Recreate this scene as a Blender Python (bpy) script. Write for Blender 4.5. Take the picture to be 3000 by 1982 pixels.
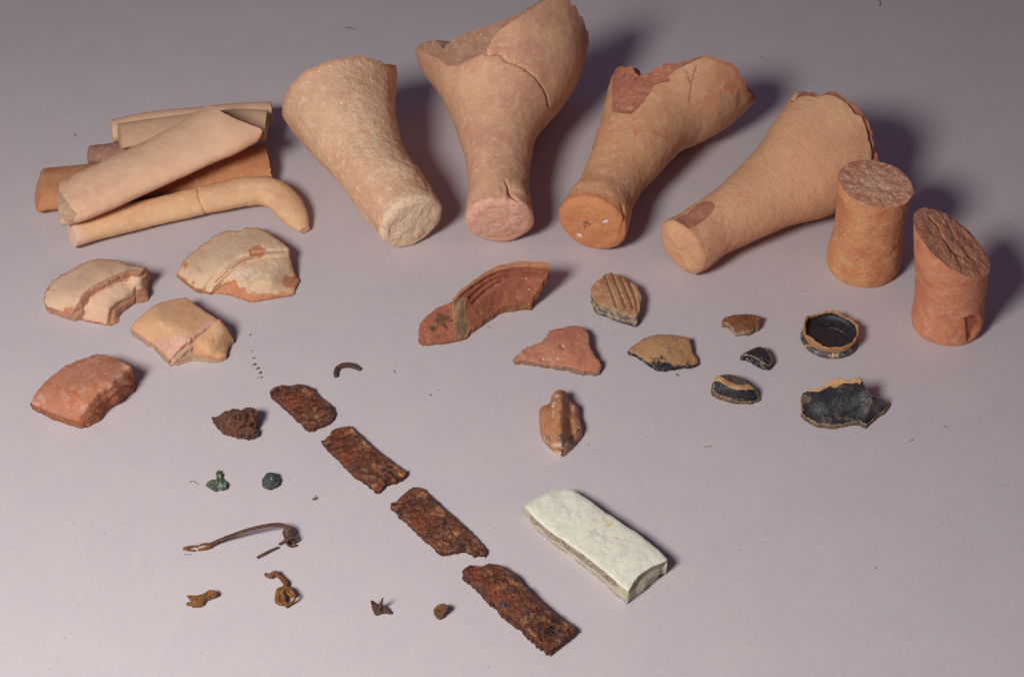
import bpy, math, random
import numpy as np
from mathutils import Vector, noise, geometry

# ------------------------------------------------------------------ camera, light, exposure
for o in list(bpy.data.objects): bpy.data.objects.remove(o, do_unlink=True)
scene = bpy.context.scene
COL = scene.collection
PITCH = math.radians(42.0); LENS = 55.0; DIST = 1.222
F = 3000*LENS/36.0
CAM = np.array([0.0, 0.0, DIST*math.sin(PITCH)])
cam = bpy.data.cameras.new('camera'); cam.lens = LENS; cam.sensor_width = 36.0
cam.clip_start = 0.02; cam.clip_end = 20
cam.dof.use_dof = True; cam.dof.focus_distance = 1.22; cam.dof.aperture_fstop = 22
cam_o = bpy.data.objects.new('camera', cam); COL.objects.link(cam_o)
cam_o.location = Vector(CAM); cam_o.rotation_euler = (math.pi/2-PITCH, 0, 0)
scene.camera = cam_o
scene.render.resolution_x = 1024; scene.render.resolution_y = 676

world = bpy.data.worlds.new("World"); scene.world = world; world.use_nodes = True
bgn = world.node_tree.nodes['Background']
bgn.inputs[0].default_value = (0.80, 0.60, 0.96, 1); bgn.inputs[1].default_value = 0.090
def area(name, loc, aim, size, power, col):
    l = bpy.data.lights.new(name, 'AREA'); l.shape = 'DISK'; l.size = size; l.energy = power; l.color = col
    o = bpy.data.objects.new(name, l); COL.objects.link(o); o.location = loc
    o.rotation_euler = (Vector(aim)-Vector(loc)).to_track_quat('-Z', 'Y').to_euler()
area('key_lamp', (-0.57, 0.0, 0.95), (-.02, 0.62, 0), 0.36, 18.8, (0.965, 0.985, 0.925))
scene.view_settings.view_transform = 'Standard'; scene.view_settings.look = 'None'
scene.view_settings.exposure = 0.0; scene.view_settings.gamma = 1.0
scene.render.engine = 'CYCLES'

# ------------------------------------------------------------------ projection helpers (photo measurements -> places on the table)
FW = np.array([0, math.cos(PITCH), -math.sin(PITCH)]); RT = np.array([1.0, 0, 0]); UP = np.array([0, math.sin(PITCH), math.cos(PITCH)])
def unproj(px, py, z):
    px = np.asarray(px, float); py = np.asarray(py, float); z = np.asarray(z, float)
    d = FW + ((px-1500)/F)[..., None]*RT + ((991-py)/F)[..., None]*UP
    t = (z-CAM[2])/d[..., 2]
    return CAM + d*t[..., None]
def proj(p):
    q = np.asarray(p)-CAM
    dep = q@FW
    return np.stack([1500+F*(q@RT)/dep, 991-F*(q@UP)/dep], -1)
def depth(p): return (np.asarray(p)-CAM)@FW
VIEW = {'Z1': (80, 250, .37911), 'Z2': (780, 0, .48465), 'Z3': (1180, 0, .48465), 'Z4': (1580, 120, .44643), 'Z5': (1880, 220, .43360),
        'Z6': (2300, 420, .40816), 'Z7': (60, 640, .40816), 'Z8': (1180, 720, .37911), 'W1': (2050, 880, .25510), 'W2': (1480, 1100, .25510),
        'W3': (760, 1040, .28054), 'W4': (1100, 1380, .35714), 'W5': (1480, 1380, .26786), 'W6': (500, 1340, .30618), 'W7': (560, 1140, .21683), 'W8': (1020, 1680, .16849)}
def V(k, pts):
    x, y, s = VIEW[k]
    a = np.array(pts, float)
    a[..., 0] = x+a[..., 0]*s; a[..., 1] = y+a[..., 1]*s
    return a
def L(r, g, b):
    f = lambda v: (v/255/12.92) if v/255 <= .04045 else ((v/255+.055)/1.055)**2.4
    return (f(r), f(g), f(b), 1)
def fbm(p, s, octv=4, seed=0.0):
    return np.array([noise.fractal(Vector((x*s+seed, y*s-seed, z*s+2*seed)), 0.9, 2.1, octv) for x, y, z in p])
def ridg(p, s, seed=0.0):
    return np.array([abs(noise.noise(Vector((x*s+seed, y*s-seed, z*s+seed)))) for x, y, z in p])
def inpoly(P, poly):
    x, y = P[:, 0], P[:, 1]; n = len(poly); c = np.zeros(len(P), bool)
    for i in range(n):
        x1, y1 = poly[i]; x2, y2 = poly[(i+1) % n]
        if y1 == y2: continue
        m = ((y1 > y) != (y2 > y)) & (x < (x2-x1)*(y-y1)/(y2-y1)+x1)
        c ^= m
    return c
def dseg(P, poly, closed=True):
    n = len(poly); best = np.full(len(P), 1e9)
    for i in range(n if closed else n-1):
        a = poly[i]; b = poly[(i+1) % n]; d = b-a; l2 = max(d@d, 1e-9)
        t = np.clip(((P-a)@d)/l2, 0, 1)
        best = np.minimum(best, np.hypot(*(P-(a+t[:, None]*d)).T))
    return best
def sdist(P, poly):                    # + inside
    return np.where(inpoly(P, poly), 1, -1)*dseg(P, poly)
def side(P, line):                     # signed distance to an open line, + on its right hand side (image y down)
    best = np.full(len(P), 1e9); sg = np.zeros(len(P))
    for i in range(len(line)-1):
        a = line[i]; d = line[i+1]-a; l2 = max(d@d, 1e-9)
        t = np.clip(((P-a)@d)/l2, 0, 1); r = P-(a+t[:, None]*d); h = np.hypot(*r.T)
        cr = d[0]*(P[:, 1]-a[1])-d[1]*(P[:, 0]-a[0])
        m = h < best-1e-6
        best[m] = h[m]; sg[m] = np.sign(cr[m])
    return best*sg
def sm(x, a, b):
    t = np.clip((x-a)/(b-a), 0, 1); return t*t*(3-2*t)

# ------------------------------------------------------------------ materials
def mat(name, c1, c2, c3=None, s1=.5, s2=3.0, spk=None, rough=.85, bump=.3, bscale=14, grain=.16, layers=(), streak=None, coarse=0.0, spec=.3, pit=0.0, mul=(1, 1, 1), mott=.16):
    if rough > .6 and name not in ('paper', 'white_chalk_stone', 'pale_gritty_clay'): bump *= 1.7; bscale = min(bscale, 8)
    if rough > .8 and name not in ('paper', 'white_chalk_stone', 'stone_broken_side', 'dirty_stone_end'): mul = (mul[0]*1.01, mul[1]*.985, mul[2]*1.03)
    m = bpy.data.materials.new(name); m.use_nodes = True; nt = m.node_tree; N = nt.nodes; K = nt.links
    b = N['Principled BSDF']; b.inputs['Roughness'].default_value = rough; b.inputs['Specular IOR Level'].default_value = spec
    tc = N.new('ShaderNodeTexCoord'); mp = N.new('ShaderNodeMapping'); mp.inputs['Scale'].default_value = (100, 100, 100)
    K.new(tc.outputs['Object'], mp.inputs[0])
    oi = N.new('ShaderNodeObjectInfo'); ad = N.new('ShaderNodeVectorMath'); ad.operation = 'MULTIPLY_ADD'
    cx = N.new('ShaderNodeCombineXYZ')
    for i in range(3): K.new(oi.outputs['Random'], cx.inputs[i])
    K.new(cx.outputs[0], ad.inputs[0]); ad.inputs[1].default_value = (0, 0, 0); K.new(mp.outputs[0], ad.inputs[2])
    vec = ad.outputs[0]
    def nz(scale, det=5, rg=.6, dist=0, v=None):
        n = N.new('ShaderNodeTexNoise'); n.inputs['Scale'].default_value = scale; n.inputs['Detail'].default_value = det
        n.inputs['Roughness'].default_value = rg; n.inputs['Distortion'].default_value = dist; K.new(v or vec, n.inputs['Vector']); return n.outputs['Fac']
    def ramp(f, a, z):
        r = N.new('ShaderNodeMapRange'); r.interpolation_type = 'SMOOTHSTEP'; r.inputs[1].default_value = a; r.inputs[2].default_value = z; K.new(f, r.inputs[0]); return r.outputs[0]
    def mx(f, a, c, mode='MIX'):
        q = N.new('ShaderNodeMix'); q.data_type = 'RGBA'; q.blend_type = mode
        if hasattr(f, 'node'): K.new(f, q.inputs[0])
        else: q.inputs[0].default_value = f
        for i, v in ((6, a), (7, c)):
            if hasattr(v, 'node'): K.new(v, q.inputs[i])
            else: q.inputs[i].default_value = v
        return q.outputs[2]
    def ma(op, a, c):
        q = N.new('ShaderNodeMath'); q.operation = op
        for i, v in ((0, a), (1, c)):
            if hasattr(v, 'node'): K.new(v, q.inputs[i])
            else: q.inputs[i].default_value = v
        return q.outputs[0]
    col = mx(ramp(nz(s1, 5), .35, .65), c1, c2)
    if c3: col = mx(ramp(nz(s2, 6, .65), .48, .72), col, c3)
    if streak:
        ms = N.new('ShaderNodeMapping'); ms.inputs['Scale'].default_value = streak[2]; ms.inputs['Rotation'].default_value = streak[3]
        K.new(vec, ms.inputs[0])
        col = mx(ramp(nz(streak[1], 6, .7, .6, ms.outputs[0]), .5, .7), col, streak[0])
    lay_r = None
    for lay in layers:
        at = N.new('ShaderNodeAttribute'); at.attribute_name = lay['a']
        f = ma('ADD', at.outputs['Fac'], ma('MULTIPLY', ma('SUBTRACT', nz(lay.get('s', 3), 6, .7), .5), lay.get('n', .9)))
        f = ramp(f, lay.get('lo', .4), lay.get('hi', .6))
        c = lay['c']
        if 'c2' in lay: c = mx(ramp(nz(lay.get('cs', 4), 6, .7), .4, .6), lay['c'], lay['c2'])
        col = mx(f, col, c)
    if spk:
        for (c, sc, th, amt) in spk:
            vo = N.new('ShaderNodeTexVoronoi'); vo.inputs['Scale'].default_value = sc; K.new(vec, vo.inputs['Vector'])
            sx = N.new('ShaderNodeSeparateColor'); K.new(vo.outputs['Color'], sx.inputs[0])
            r = N.new('ShaderNodeMapRange'); r.inputs[1].default_value = th; r.inputs[2].default_value = th*.6; K.new(vo.outputs['Distance'], r.inputs[0])
            f = ma('MULTIPLY', r.outputs[0], ma('GREATER_THAN', sx.outputs[0], 1-amt))
            col = mx(f, col, c)
    g = ma('ADD', ma('MULTIPLY', nz(28, 3, .7), grain*2), 1-grain)
    nc = N.new('ShaderNodeTexNoise'); nc.inputs['Scale'].default_value = 8; nc.inputs['Detail'].default_value = 3; nc.inputs['Roughness'].default_value = .7; K.new(vec, nc.inputs['Vector'])
    mm = N.new('ShaderNodeVectorMath'); mm.operation = 'MULTIPLY_ADD'; K.new(nc.outputs['Color'], mm.inputs[0])     # fine mottling of the fabric
    for i in range(3): mm.inputs[1].default_value[i] = 2*mott*mul[i]; mm.inputs[2].default_value[i] = (1-mott)*mul[i]
    c2_ = N.new('ShaderNodeVectorMath'); c2_.operation = 'MULTIPLY'; K.new(col, c2_.inputs[0]); K.new(mm.outputs[0], c2_.inputs[1]); col = c2_.outputs[0]
    cg = N.new('ShaderNodeVectorMath'); cg.operation = 'SCALE'; K.new(col, cg.inputs[0]); K.new(g, cg.inputs['Scale'])
    K.new(cg.outputs[0], b.inputs['Base Color'])
    h = ma('ADD', ma('MULTIPLY', nz(bscale, 6, .72), bump), ma('MULTIPLY', nz(2.2, 6, .6), coarse))
    if pit:
        vo = N.new('ShaderNodeTexVoronoi'); vo.inputs['Scale'].default_value = 3.2; K.new(vec, vo.inputs['Vector'])
        h = ma('ADD', h, ma('MULTIPLY', ramp(vo.outputs['Distance'], 0.02, .3), pit))
    bp = N.new('ShaderNodeBump'); bp.inputs['Strength'].default_value = 1.0; bp.inputs['Distance'].default_value = .001
    K.new(h, bp.inputs['Height']); K.new(bp.outputs[0], b.inputs['Normal'])
    return m

# ------------------------------------------------------------------ objects
def thing(name, label, cat, base, group=None):
    o = bpy.data.objects.new(name, None); COL.objects.link(o); o.location = base; o.empty_display_size = .01
    o['label'] = label; o['category'] = cat
    if group: o['group'] = group
    return o
def part(name, verts, faces, m, parent, attrs=None, label=None, smooth=True):
    faces = list(faces)
    used = sorted({i for f in faces for i in f}); mp = {v: i for i, v in enumerate(used)}
    base = np.array(parent.location) if parent else np.zeros(3)
    vv = np.asarray(verts)[used]-base
    me = bpy.data.meshes.new(name); me.from_pydata(vv.tolist(), [], [[mp[i] for i in f] for f in faces]); me.update()
    for k, a in (attrs or {}).items():
        at = me.attributes.new(k, 'FLOAT', 'POINT'); at.data.foreach_set('value', np.asarray(a, np.float32)[used])
    me.materials.append(m)
    if smooth: me.polygons.foreach_set('use_smooth', [True]*len(me.polygons))
    o = bpy.data.objects.new(name, me); COL.objects.link(o); o.parent = parent
    if label: o['label'] = label
    return o

def densify(poly, step, jag, seed, sc=.05):
    out = []; n = len(poly); rnd = random.Random(seed)
    for i in range(n):
        a = poly[i]; b = poly[(i+1) % n]; d = b-a; l = math.hypot(*d); k = max(1, int(l/step)); nrm = np.array([d[1], -d[0]])/max(l, 1e-6)
        for j in range(k):
            t = j/k; p = a+d*t
            w = math.sin(math.pi*t)**.5 if k > 1 else 0
            v = noise.fractal(Vector((p[0]*sc, p[1]*sc, seed)), .7, 2.2, 5)*jag
            out.append(p+nrm*v*(.35+.65*w))
    return np.array(out)
def rbf(pts, vals, q, c=14.0):
    pts = np.asarray(pts, float); vals = np.asarray(vals, float)
    K_ = np.sqrt(((pts[:, None]-pts[None])**2).sum(-1)+c*c)
    n = len(pts); A = np.zeros((n+1, n+1)); A[:n, :n] = K_; A[:n, n] = 1; A[n, :n] = 1
    A[:n, :n] -= np.eye(n)*3.0
    w = np.linalg.solve(A, np.append(vals, 0))
    return np.sqrt(((q[:, None]-pts[None])**2).sum(-1)+c*c)@w[:n]+w[n]

def sherd(name, label, cat, view, outline, hp, thick, mface, medge, jag=3.0, feats=(), masks=(), step=3.6, seed=1, rough=.03, rs=60, erough=.10, facename='face',
          edgename='broken_edge', group=None, minz=.03, bulge=0.0, frontthin=False, fine=.012, soft=0.0, splits=()):
    """A sherd: visible surface as a relief at true heights over the table (cm), broken wall all round, underside."""
    poly = densify(V(view, outline), step, jag, seed)
    pt = V(view, [(a, b) for a, b, c in hp]); hz = [c for a, b, c in hp]
    if frontthin:                                           # the near edge comes down to the table, only the thickness of the wall high
        op = V(view, outline); de = dseg(pt, op); below = ~inpoly(pt+np.array([0, 16.0]), op)
        hz = [min(h, thick*1.08) if (d < 13 and b) else h for h, d, b in zip(hz, de, below)]
        m0 = (op+np.roll(op, -1, 0))/2; bl = ~inpoly(m0+np.array([0, 9.0]), op)
        pt = np.vstack([pt, m0[bl]]); hz = hz+[thick*1.05]*int(bl.sum())
    lo, hi = poly.min(0), poly.max(0)
    rnd = random.Random(seed)
    gx = np.arange(lo[0], hi[0], step); gy = np.arange(lo[1], hi[1], step*.86)
    G = np.array([(x+(step/2 if j % 2 else 0)+rnd.uniform(-.25, .25)*step, y+rnd.uniform(-.25, .25)*step) for j, y in enumerate(gy) for x in gx])
    G = G[sdist(G, poly) > step*.55]
    allp = np.vstack([poly, G]); nb = len(poly)
    vo, _, fo, ov, _, _ = geometry.delaunay_2d_cdt([Vector(p) for p in allp], [], [list(range(nb))], 1, 1e-5)
    P2 = np.array([tuple(v) for v in vo])
    # boundary loop of the result
    cnt = {}
    for f in fo:
        for i in range(3):
            e = (f[i], f[(i+1) % 3]); cnt[e] = cnt.get(e, 0)+1
    bnd = {a: b for (a, b) in cnt if (b, a) not in cnt}
    st = next(iter(bnd)); loop = [st]
    while bnd[loop[-1]] != st and len(loop) < len(bnd)+2: loop.append(bnd[loop[-1]])
    z = rbf(pt, hz, P2)
    ed = dseg(P2, poly)
    for f in feats: z = z+f(P2)
    if soft: z = z-soft*np.exp(-(ed/(soft*38)))            # worn, rounded rim of the face
    z = np.maximum(z, minz+.05)/100.0
    W = unproj(P2[:, 0], P2[:, 1], z)
    nz_ = fbm(W, rs, 5, seed*1.7)*rough + fbm(W, rs*5, 3, seed)*fine
    z = np.maximum(z+nz_/100, (minz+.02)/100)
    W = unproj(P2[:, 0], P2[:, 1], z)
    attrs = {'edge': np.exp(-ed/7.0)}
    for (k, fn) in masks: attrs[k] = fn(P2)
    NT = len(W)
    zb = np.maximum(z-thick/100, minz/100*.5)
    c0 = W.mean(0)
    verts = [W]; av = {k: [v] for k, v in attrs.items()}; av['down'] = [np.zeros(NT)]
    faces_top = [tuple(f) for f in fo]
    # orient
    a, b, c = (W[i] for i in faces_top[0])
    if np.cross(b-a, c-a)[2] < 0: faces_top = [f[::-1] for f in faces_top]; loop = loop[::-1]
    NR = 5; lp = np.array(loop); cur = lp; faces_edge = []
    n = len(lp); off = NT
    P0 = W[lp]; tang = np.roll(P0, -1, 0)-np.roll(P0, 1, 0); nr = np.stack([tang[:, 1], -tang[:, 0]], -1); nr /= np.maximum(np.hypot(*nr.T), 1e-9)[:, None]
    for r in range(1, NR+1):
        t = r/NR
        Q = P0.copy(); Q[:, 2] = P0[:, 2]*(1-t)+zb[lp]*t
        d = fbm(Q, 140, 4, seed+3)*erough/100*(1 if r < NR else .6) + bulge/100*math.sin(math.pi*t) - .02/100*t
        Q[:, :2] += nr*d[:, None]
        verts.append(Q)
        for k in attrs: av[k].append(attrs[k][lp])
        av['down'].append(np.full(n, t))
        new = np.arange(off, off+n); off += n
        for i in range(n):
            j = (i+1) % n
            faces_edge.append((cur[i], new[i], new[j], cur[j]))
        cur = new
    # underside
    Bv = W.copy(); Bv[:, 2] = zb; inner = {}
    keep = np.ones(NT, bool); keep[lp] = False
    ids = np.full(NT, -1); ids[lp] = cur; kk = np.where(keep)[0]; ids[kk] = off+np.arange(len(kk))
    verts.append(Bv[kk])
    for k in attrs: av[k].append(attrs[k][kk])
    av['down'].append(np.ones(len(kk)))
    faces_bot = [tuple(int(ids[i]) for i in f[::-1]) for f in faces_top]
    verts = np.vstack(verts); av = {k: np.concatenate(v) for k, v in av.items()}
    faces_edge = [tuple(int(i) for i in f) for f in faces_edge]; faces_top = [tuple(int(i) for i in f) for f in faces_top]
    root = thing(name, label, cat, (c0[0], c0[1], 0), group)
    rest = faces_top
    for (pn, fn, pm) in splits:                             # parts of the visible surface that look different
        cen = np.array([P2[list(f)].mean(0) for f in rest]); m = fn(cen)
        part(pn, verts, [f for f, q in zip(rest, m) if q], pm, root, av); rest = [f for f, q in zip(rest, m) if not q]
    part(facename, verts, rest, mface, root, av)
    part(edgename, verts, faces_edge+faces_bot, medge, root, av)
    return root

def spline(a, n):
    a = np.asarray(a, float); k = len(a); out = []
    ts = np.linspace(0, k-1, n)
    for t in ts:
        i = min(int(t), k-2); u = t-i
        p0 = a[max(i-1, 0)]; p1 = a[i]; p2 = a[i+1]; p3 = a[min(i+2, k-1)]
        if i == 0: p0 = 2*p1-p2
        if i == k-2: p3 = 2*p2-p1
        out.append(.5*((2*p1)+(-p0+p2)*u+(2*p0-5*p1+4*p2-p3)*u*u+(-p0+3*p1-3*p2+p3)*u**3))
    return np.array(out)
def frames(C, ref=(0, 0, 1)):
    T = np.gradient(C, axis=0); T /= np.linalg.norm(T, axis=1)[:, None]
    S = np.cross(T, np.array(ref, float)); S /= np.linalg.norm(S, axis=1)[:, None]
    U = np.cross(S, T)
    return T, S, U
def fit_axis(view, st, zc, asp, roll=0.0, ref=(0, 0, 1)):
    """Centres and half widths of a lofted body from its measured left and right outlines. zc: 'rest' or heights (cm)."""
    st = V(view, st); Lp, Rp = st[:, 0], st[:, 1]; n = len(st)
    cpx = (Lp+Rp)/2; hw = np.hypot(*(Rp-Lp).T)/2
    a = np.full(n, .02); asp = np.broadcast_to(asp, (n,)).astype(float)
    z = np.full(n, .02)
    th = np.linspace(0, 2*math.pi, 48, endpoint=False)
    ctr = cpx.copy()
    for it in range(14):
        if isinstance(zc, str):
            z0, z1 = a[0]*asp[0], a[-1]*asp[-1]; z = z0+(z1-z0)*np.linspace(0, 1, n)
        else: z = np.array(zc)/100
        C = unproj(ctr[:, 0], ctr[:, 1], z)
        if not isinstance(zc, str): pass
        else:
            L_ = np.concatenate([[0], np.cumsum(np.linalg.norm(np.diff(C, axis=0), axis=1))]); z = z0+(z1-z0)*L_/L_[-1]; C = unproj(ctr[:, 0], ctr[:, 1], z)
        T, S, U = frames(C, ref)
        cr, sr = math.cos(roll), math.sin(roll); S, U = S*cr+U*sr, U*cr-S*sr
        for i in range(n):
            pts = C[i]+a[i]*(np.cos(th)[:, None]*S[i]+asp[i]*np.sin(th)[:, None]*U[i])
            q = proj(pts); ax = (Rp[i]-Lp[i])/np.hypot(*(Rp[i]-Lp[i])); e = q@ax
            a[i] *= (2*hw[i])/(e.max()-e.min()); ctr[i] += ax*((cpx[i]@ax)-(e.max()+e.min())/2)*.7
    return C, a, asp

def loft(name, label, cat, view, st, mats, zc='rest', asp=1.0, roll=0.0, nv=200, nu=160, clip=None, default_end=1.0, fillet=.28, rough=.02, rs=40, fine=.008, end=None,
         masks=(), pxfeats=(), sup=2.0, seed=1, wall=.3, fracpoly=None, fracdepth=.0, splits=(), start='cap', startname=None, bodyname='body', endname='broken_end',
         endrough=.12, hollow=2.0, endlean=0.0, cuts=None, sband=None, ref=(0, 0, 1), axisdata=None, group=None, startbulge=.06, endmat=None, jagend=.012, mirror=False, toerough=0.0, startlean=0.0, allvis=False):
    C0, a0, s0 = axisdata if axisdata else fit_axis(view, st, zc, asp, roll, ref)
    M = 400
    C = spline(C0, M); A = spline(a0[:, None], M)[:, 0]; SP = spline(s0[:, None], M)[:, 0]
    T, S, U = frames(C, ref); cr, sr = math.cos(roll), math.sin(roll); S, U = S*cr+U*sr, U*cr-S*sr
    LN = np.concatenate([[0], np.cumsum(np.linalg.norm(np.diff(C, axis=0), axis=1))]); TL = LN[-1]
    def at(s, th, rf=1.0):
        """s in 0..1 along, th angle, rf radial factor -> points"""
        s = np.asarray(s, float); l = np.clip(s, 0, 1)*TL
        f = lambda arr: np.stack([np.interp(l, LN, arr[:, k]) for k in range(3)], -1)
        c, s_, u_, t_ = f(C), f(S), f(U), f(T); a = np.interp(l, LN, A); b = a*np.interp(l, LN, SP)
        ct, stn = np.cos(th), np.sin(th); e = 2.0/sup
        cc = np.sign(ct)*np.abs(ct)**e; ss = np.sign(stn)*np.abs(stn)**e
        return c+(a*cc*rf)[..., None]*s_+(b*ss*rf)[..., None]*u_, t_, a
    th = np.linspace(0, 2*math.pi, nu, endpoint=False)
    # where each line of the body ends
    if clip is not None:
        cp = V(view, clip); send = np.full(nu, np.nan); g = np.linspace(.25, 1, 500)
        for j in range(nu):
            p, t_, a = at(g, np.full(500, th[j])); q = proj(p)
            p2, _, _ = at(g, np.full(500, th[j]), 1.02)
            nrm = p2-p; vis = ((CAM-p)*nrm).sum(-1)[250] > -1e-4
            if not vis and not allvis: continue
            ins = inpoly(q, cp); out = np.where(~ins)[0]
            # first exit after which it stays out for a few samples
            first = None
            for k in out:
                if g[k] > .45 and not ins[k:k+4].any(): first = g[k]; break
            send[j] = first if first else 1.0
        if mirror:
            for j in range(nu):
                if np.isnan(send[j]) and not np.isnan(send[(-j) % nu]): send[j] = send[(-j) % nu]
        if callable(default_end): de = default_end(th)
        else: de = np.full(nu, default_end)
        bad = np.isnan(send)
        idx = np.where(~bad)[0]
        send_f = np.interp(th, np.concatenate([th[idx]-2*math.pi, th[idx], th[idx]+2*math.pi]), np.tile(send[idx], 3))
        # blend hidden ones toward default
        dist = np.array([min(min(abs(j-i), nu-abs(j-i)) for i in idx) for j in range(nu)])/nu
        w = sm(dist, 0, .12); send = send_f*(1-w)+de*w
    elif cuts is not None: send = cuts(th, at)
    else: send = np.full(nu, float(default_end)) if not callable(default_end) else default_end(th)
    send0 = send.copy()
    send = send+np.array([noise.fractal(Vector((math.cos(t)*9, math.sin(t)*9, seed)), .8, 2.2, 5) for t in th])*jagend
    send = np.clip(send, .05, 1.0)
    verts = []; faces = []; tag = []; UVs = []; base_i = [0]
    def add(P): i = base_i[0]; verts.append(P); base_i[0] += len(P); return i
    rings = []
    # start cap (toe or broken end)
    r0 = fillet
    P0, t0, A0 = at(np.zeros(nu), th); 
    nc = 26
    a0m = A[0]
    for k in range(nc):                                    # centre -> rim
        u = (k+.02)/nc*(1-r0) if k < nc-9 else None
        if k < nc-9:
            q = (k+.05)/(nc-9)*(1-r0); ax = -r0*a0m*.55-(startbulge*a0m*(1-(q/(1-r0))**2))
        else:
            ph = (k-(nc-9))/9*math.pi/2; q = (1-r0)+r0*math.sin(ph); ax = -r0*a0m*.55*math.cos(ph)
        P, t_, _ = at(np.zeros(nu), th, q)
        P = P+t0*ax-t0*(startlean*a0m*(1-q*np.sin(th))/2)[:, None]
        rings.append((add(P), 'start', q, 0.0))
    for k in range(nv):
        u = k/(nv-1)
        P, t_, _ = at(send*u, th)
        if startlean: P = P-t0*(startlean*a0m*(1-np.sin(th))/2*max(0, 1-u*6))[:, None]
        rings.append((add(P), 'body', 1.0, u))
    # broken end: rough band then hollow
    el = (send.mean()) if not mirror else ((send+np.roll(send, nu//2))/2).min()-.012
    ne = 22 if hollow else 26
    for k in range(1, ne+1):
        u = k/ne
        if hollow:
            if u < .45: w = u/.45; q = 1-wall*w; s_ = send+endlean*w
            else: w = (u-.45)/.55; q = (1-wall)*(1-w)**.7+.001; s_ = send+endlean-np.minimum(send*.35, (hollow*.02/TL))*w**.6
        else:
            q = (1-u)+.0005; s_ = send0*(1-u)+el*u+(send-send0)*(1-u)**5+endlean*math.sin(u*math.pi)
        # positions: rim point axis level shifts
        P, t_, a_ = at(np.clip(s_, 0, 1), th, 1.0)
        cN, _, _ = at(np.clip(s_, 0, 1), th, 0.0)
        R, _, _ = at(send, th, 1.0); cR, _, _ = at(send, th, 0.0)
        if hollow and s_.mean() < send.mean(): P = cN+(P-cN)*q
        else: P = cN+(R-cR)*q+(t_*((s_-np.clip(s_, 0, 1))*TL)[:, None])
        rings.append((add(P), 'end', q, u))
    W = np.vstack(verts)
    for ri in range(len(rings)-1):
        i0, i1 = rings[ri][0], rings[ri+1][0]; tg = rings[ri+1][1] if rings[ri+1][1] != 'body' or ri >= nc else 'start'
        if rings[ri][1] == 'start' and rings[ri+1][1] == 'body': tg = 'start'
        for j in range(nu):
            k = (j+1) % nu
            faces.append((i0+j, i0+k, i1+k, i1+j)); tag.append(tg)
    faces.append(tuple(rings[0][0]+j for j in range(nu))[::-1]); tag.append('start')
    i1 = rings[-1][0]; faces.append(tuple(i1+j for j in range(nu))); tag.append('end')
    tags = np.array(tag)
    # normals
    cen = np.zeros_like(W)
    for (i, tg, q, u) in rings:
        cen[i:i+nu] = W[i:i+nu].mean(0)
    nrm = W-cen
    for (i, tg, q, u) in rings:
        if tg == 'start' and q < .8: nrm[i:i+nu] = -T[0]
        elif tg == 'start': nrm[i:i+nu] = nrm[i:i+nu]/np.maximum(np.linalg.norm(nrm[i:i+nu], axis=1)[:, None], 1e-9)*q-T[0]*(1-q)*2
        elif tg == 'end': nrm[i:i+nu] = T[-1]
    nrm /= np.maximum(np.linalg.norm(nrm, axis=1)[:, None], 1e-9)
    isst = np.zeros(len(W)); isend = np.zeros(len(W)); isbody = np.zeros(len(W)); endq = np.zeros(len(W)); uu = np.zeros(len(W)); isst = np.zeros(len(W))
    for (i, tg, q, u) in rings:
        if tg == 'end': isend[i:i+nu] = sm(u, 0, .15); endq[i:i+nu] = u
        if tg == 'body': isbody[i:i+nu] = 1; uu[i:i+nu] = u
        if tg == 'start': isst[i:i+nu] = 1
    px = proj(W); front = ((CAM-W)*nrm).sum(-1) > -.002
    d = fbm(W, rs, 5, seed*2.3)*rough+fbm(W, rs*5, 4, seed)*fine
    er = fbm(W, 110, 6, seed+9)*endrough+(ridg(W, 230, seed)+ridg(W, 420, seed+5)*.5)*endrough*.75
    d = d*(1-isend)+er*isend
    for f in pxfeats: d = d+f(px, front, isend)
    if toerough: d = d+(fbm(W, 30, 3, seed+31)*1.3+fbm(W, 75, 5, seed+33)*.6)*toerough*np.maximum(isst, isbody*np.exp(-uu*9))
    attrs = {'ends': isend, 'endu': endq, 'lip': isbody*np.exp(-(1-uu)*40), 'toe': np.maximum(isst, isbody*np.exp(-uu*22)*.9)}
    fr = np.zeros(len(W))
    if fracpoly is not None:
        fp = V(view, fracpoly); sd = sdist(px, fp)
        fm = front & (isend < .5)
        fr = np.where(fm, sm(sd, -2, 2), 0)
        dd = np.where(fm, sm(sd, 0, 9)*fracdepth+sm(sd, -1, 6)*(fbm(W, 130, 6, seed+4)*.10+fbm(W, 45, 5, seed+6)*.16), 0)
        d = d-dd
    W = W+nrm*(d/100)[:, None]
    W[:, 2] = np.maximum(W[:, 2], .0002)
    attrs['frac'] = fr
    for (k, fn) in masks: attrs[k] = fn(px)*(front)
    c0 = W[rings[nc][0]:].mean(0)
    root = thing(name, label, cat, (c0[0], c0[1], 0), group)
    F_ = np.array([f[0] for f in faces]); 
    body = [f for f, t in zip(faces, tags) if t == 'body']
    st_f = [f for f, t in zip(faces, tags) if t == 'start']
    if startname: part(startname, W, st_f, mats.get('start', mats['body']), root, attrs)
    else: body += st_f
    if fracpoly is not None:
        fcen = [np.mean([fr[i] for i in f]) > .5 for f in body]
        part('fracture_surface', W, [f for f, q in zip(body, fcen) if q], mats['frac'], root, attrs)
        body = [f for f, q in zip(body, fcen) if not q]
    for (pn, fn, mk) in splits:
        pc = np.array([px[list(f)].mean(0) for f in body]); m = fn(pc)
        part(pn, W, [f for f, q in zip(body, m) if q], mats[mk], root, attrs); body = [f for f, q in zip(body, m) if not q]
    part(bodyname, W, body, mats['body'], root, attrs)
    part(endname, W, [f for f, t in zip(faces, tags) if t == 'end'], mats.get('end', mats.get('frac')), root, attrs)
    return root

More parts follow.
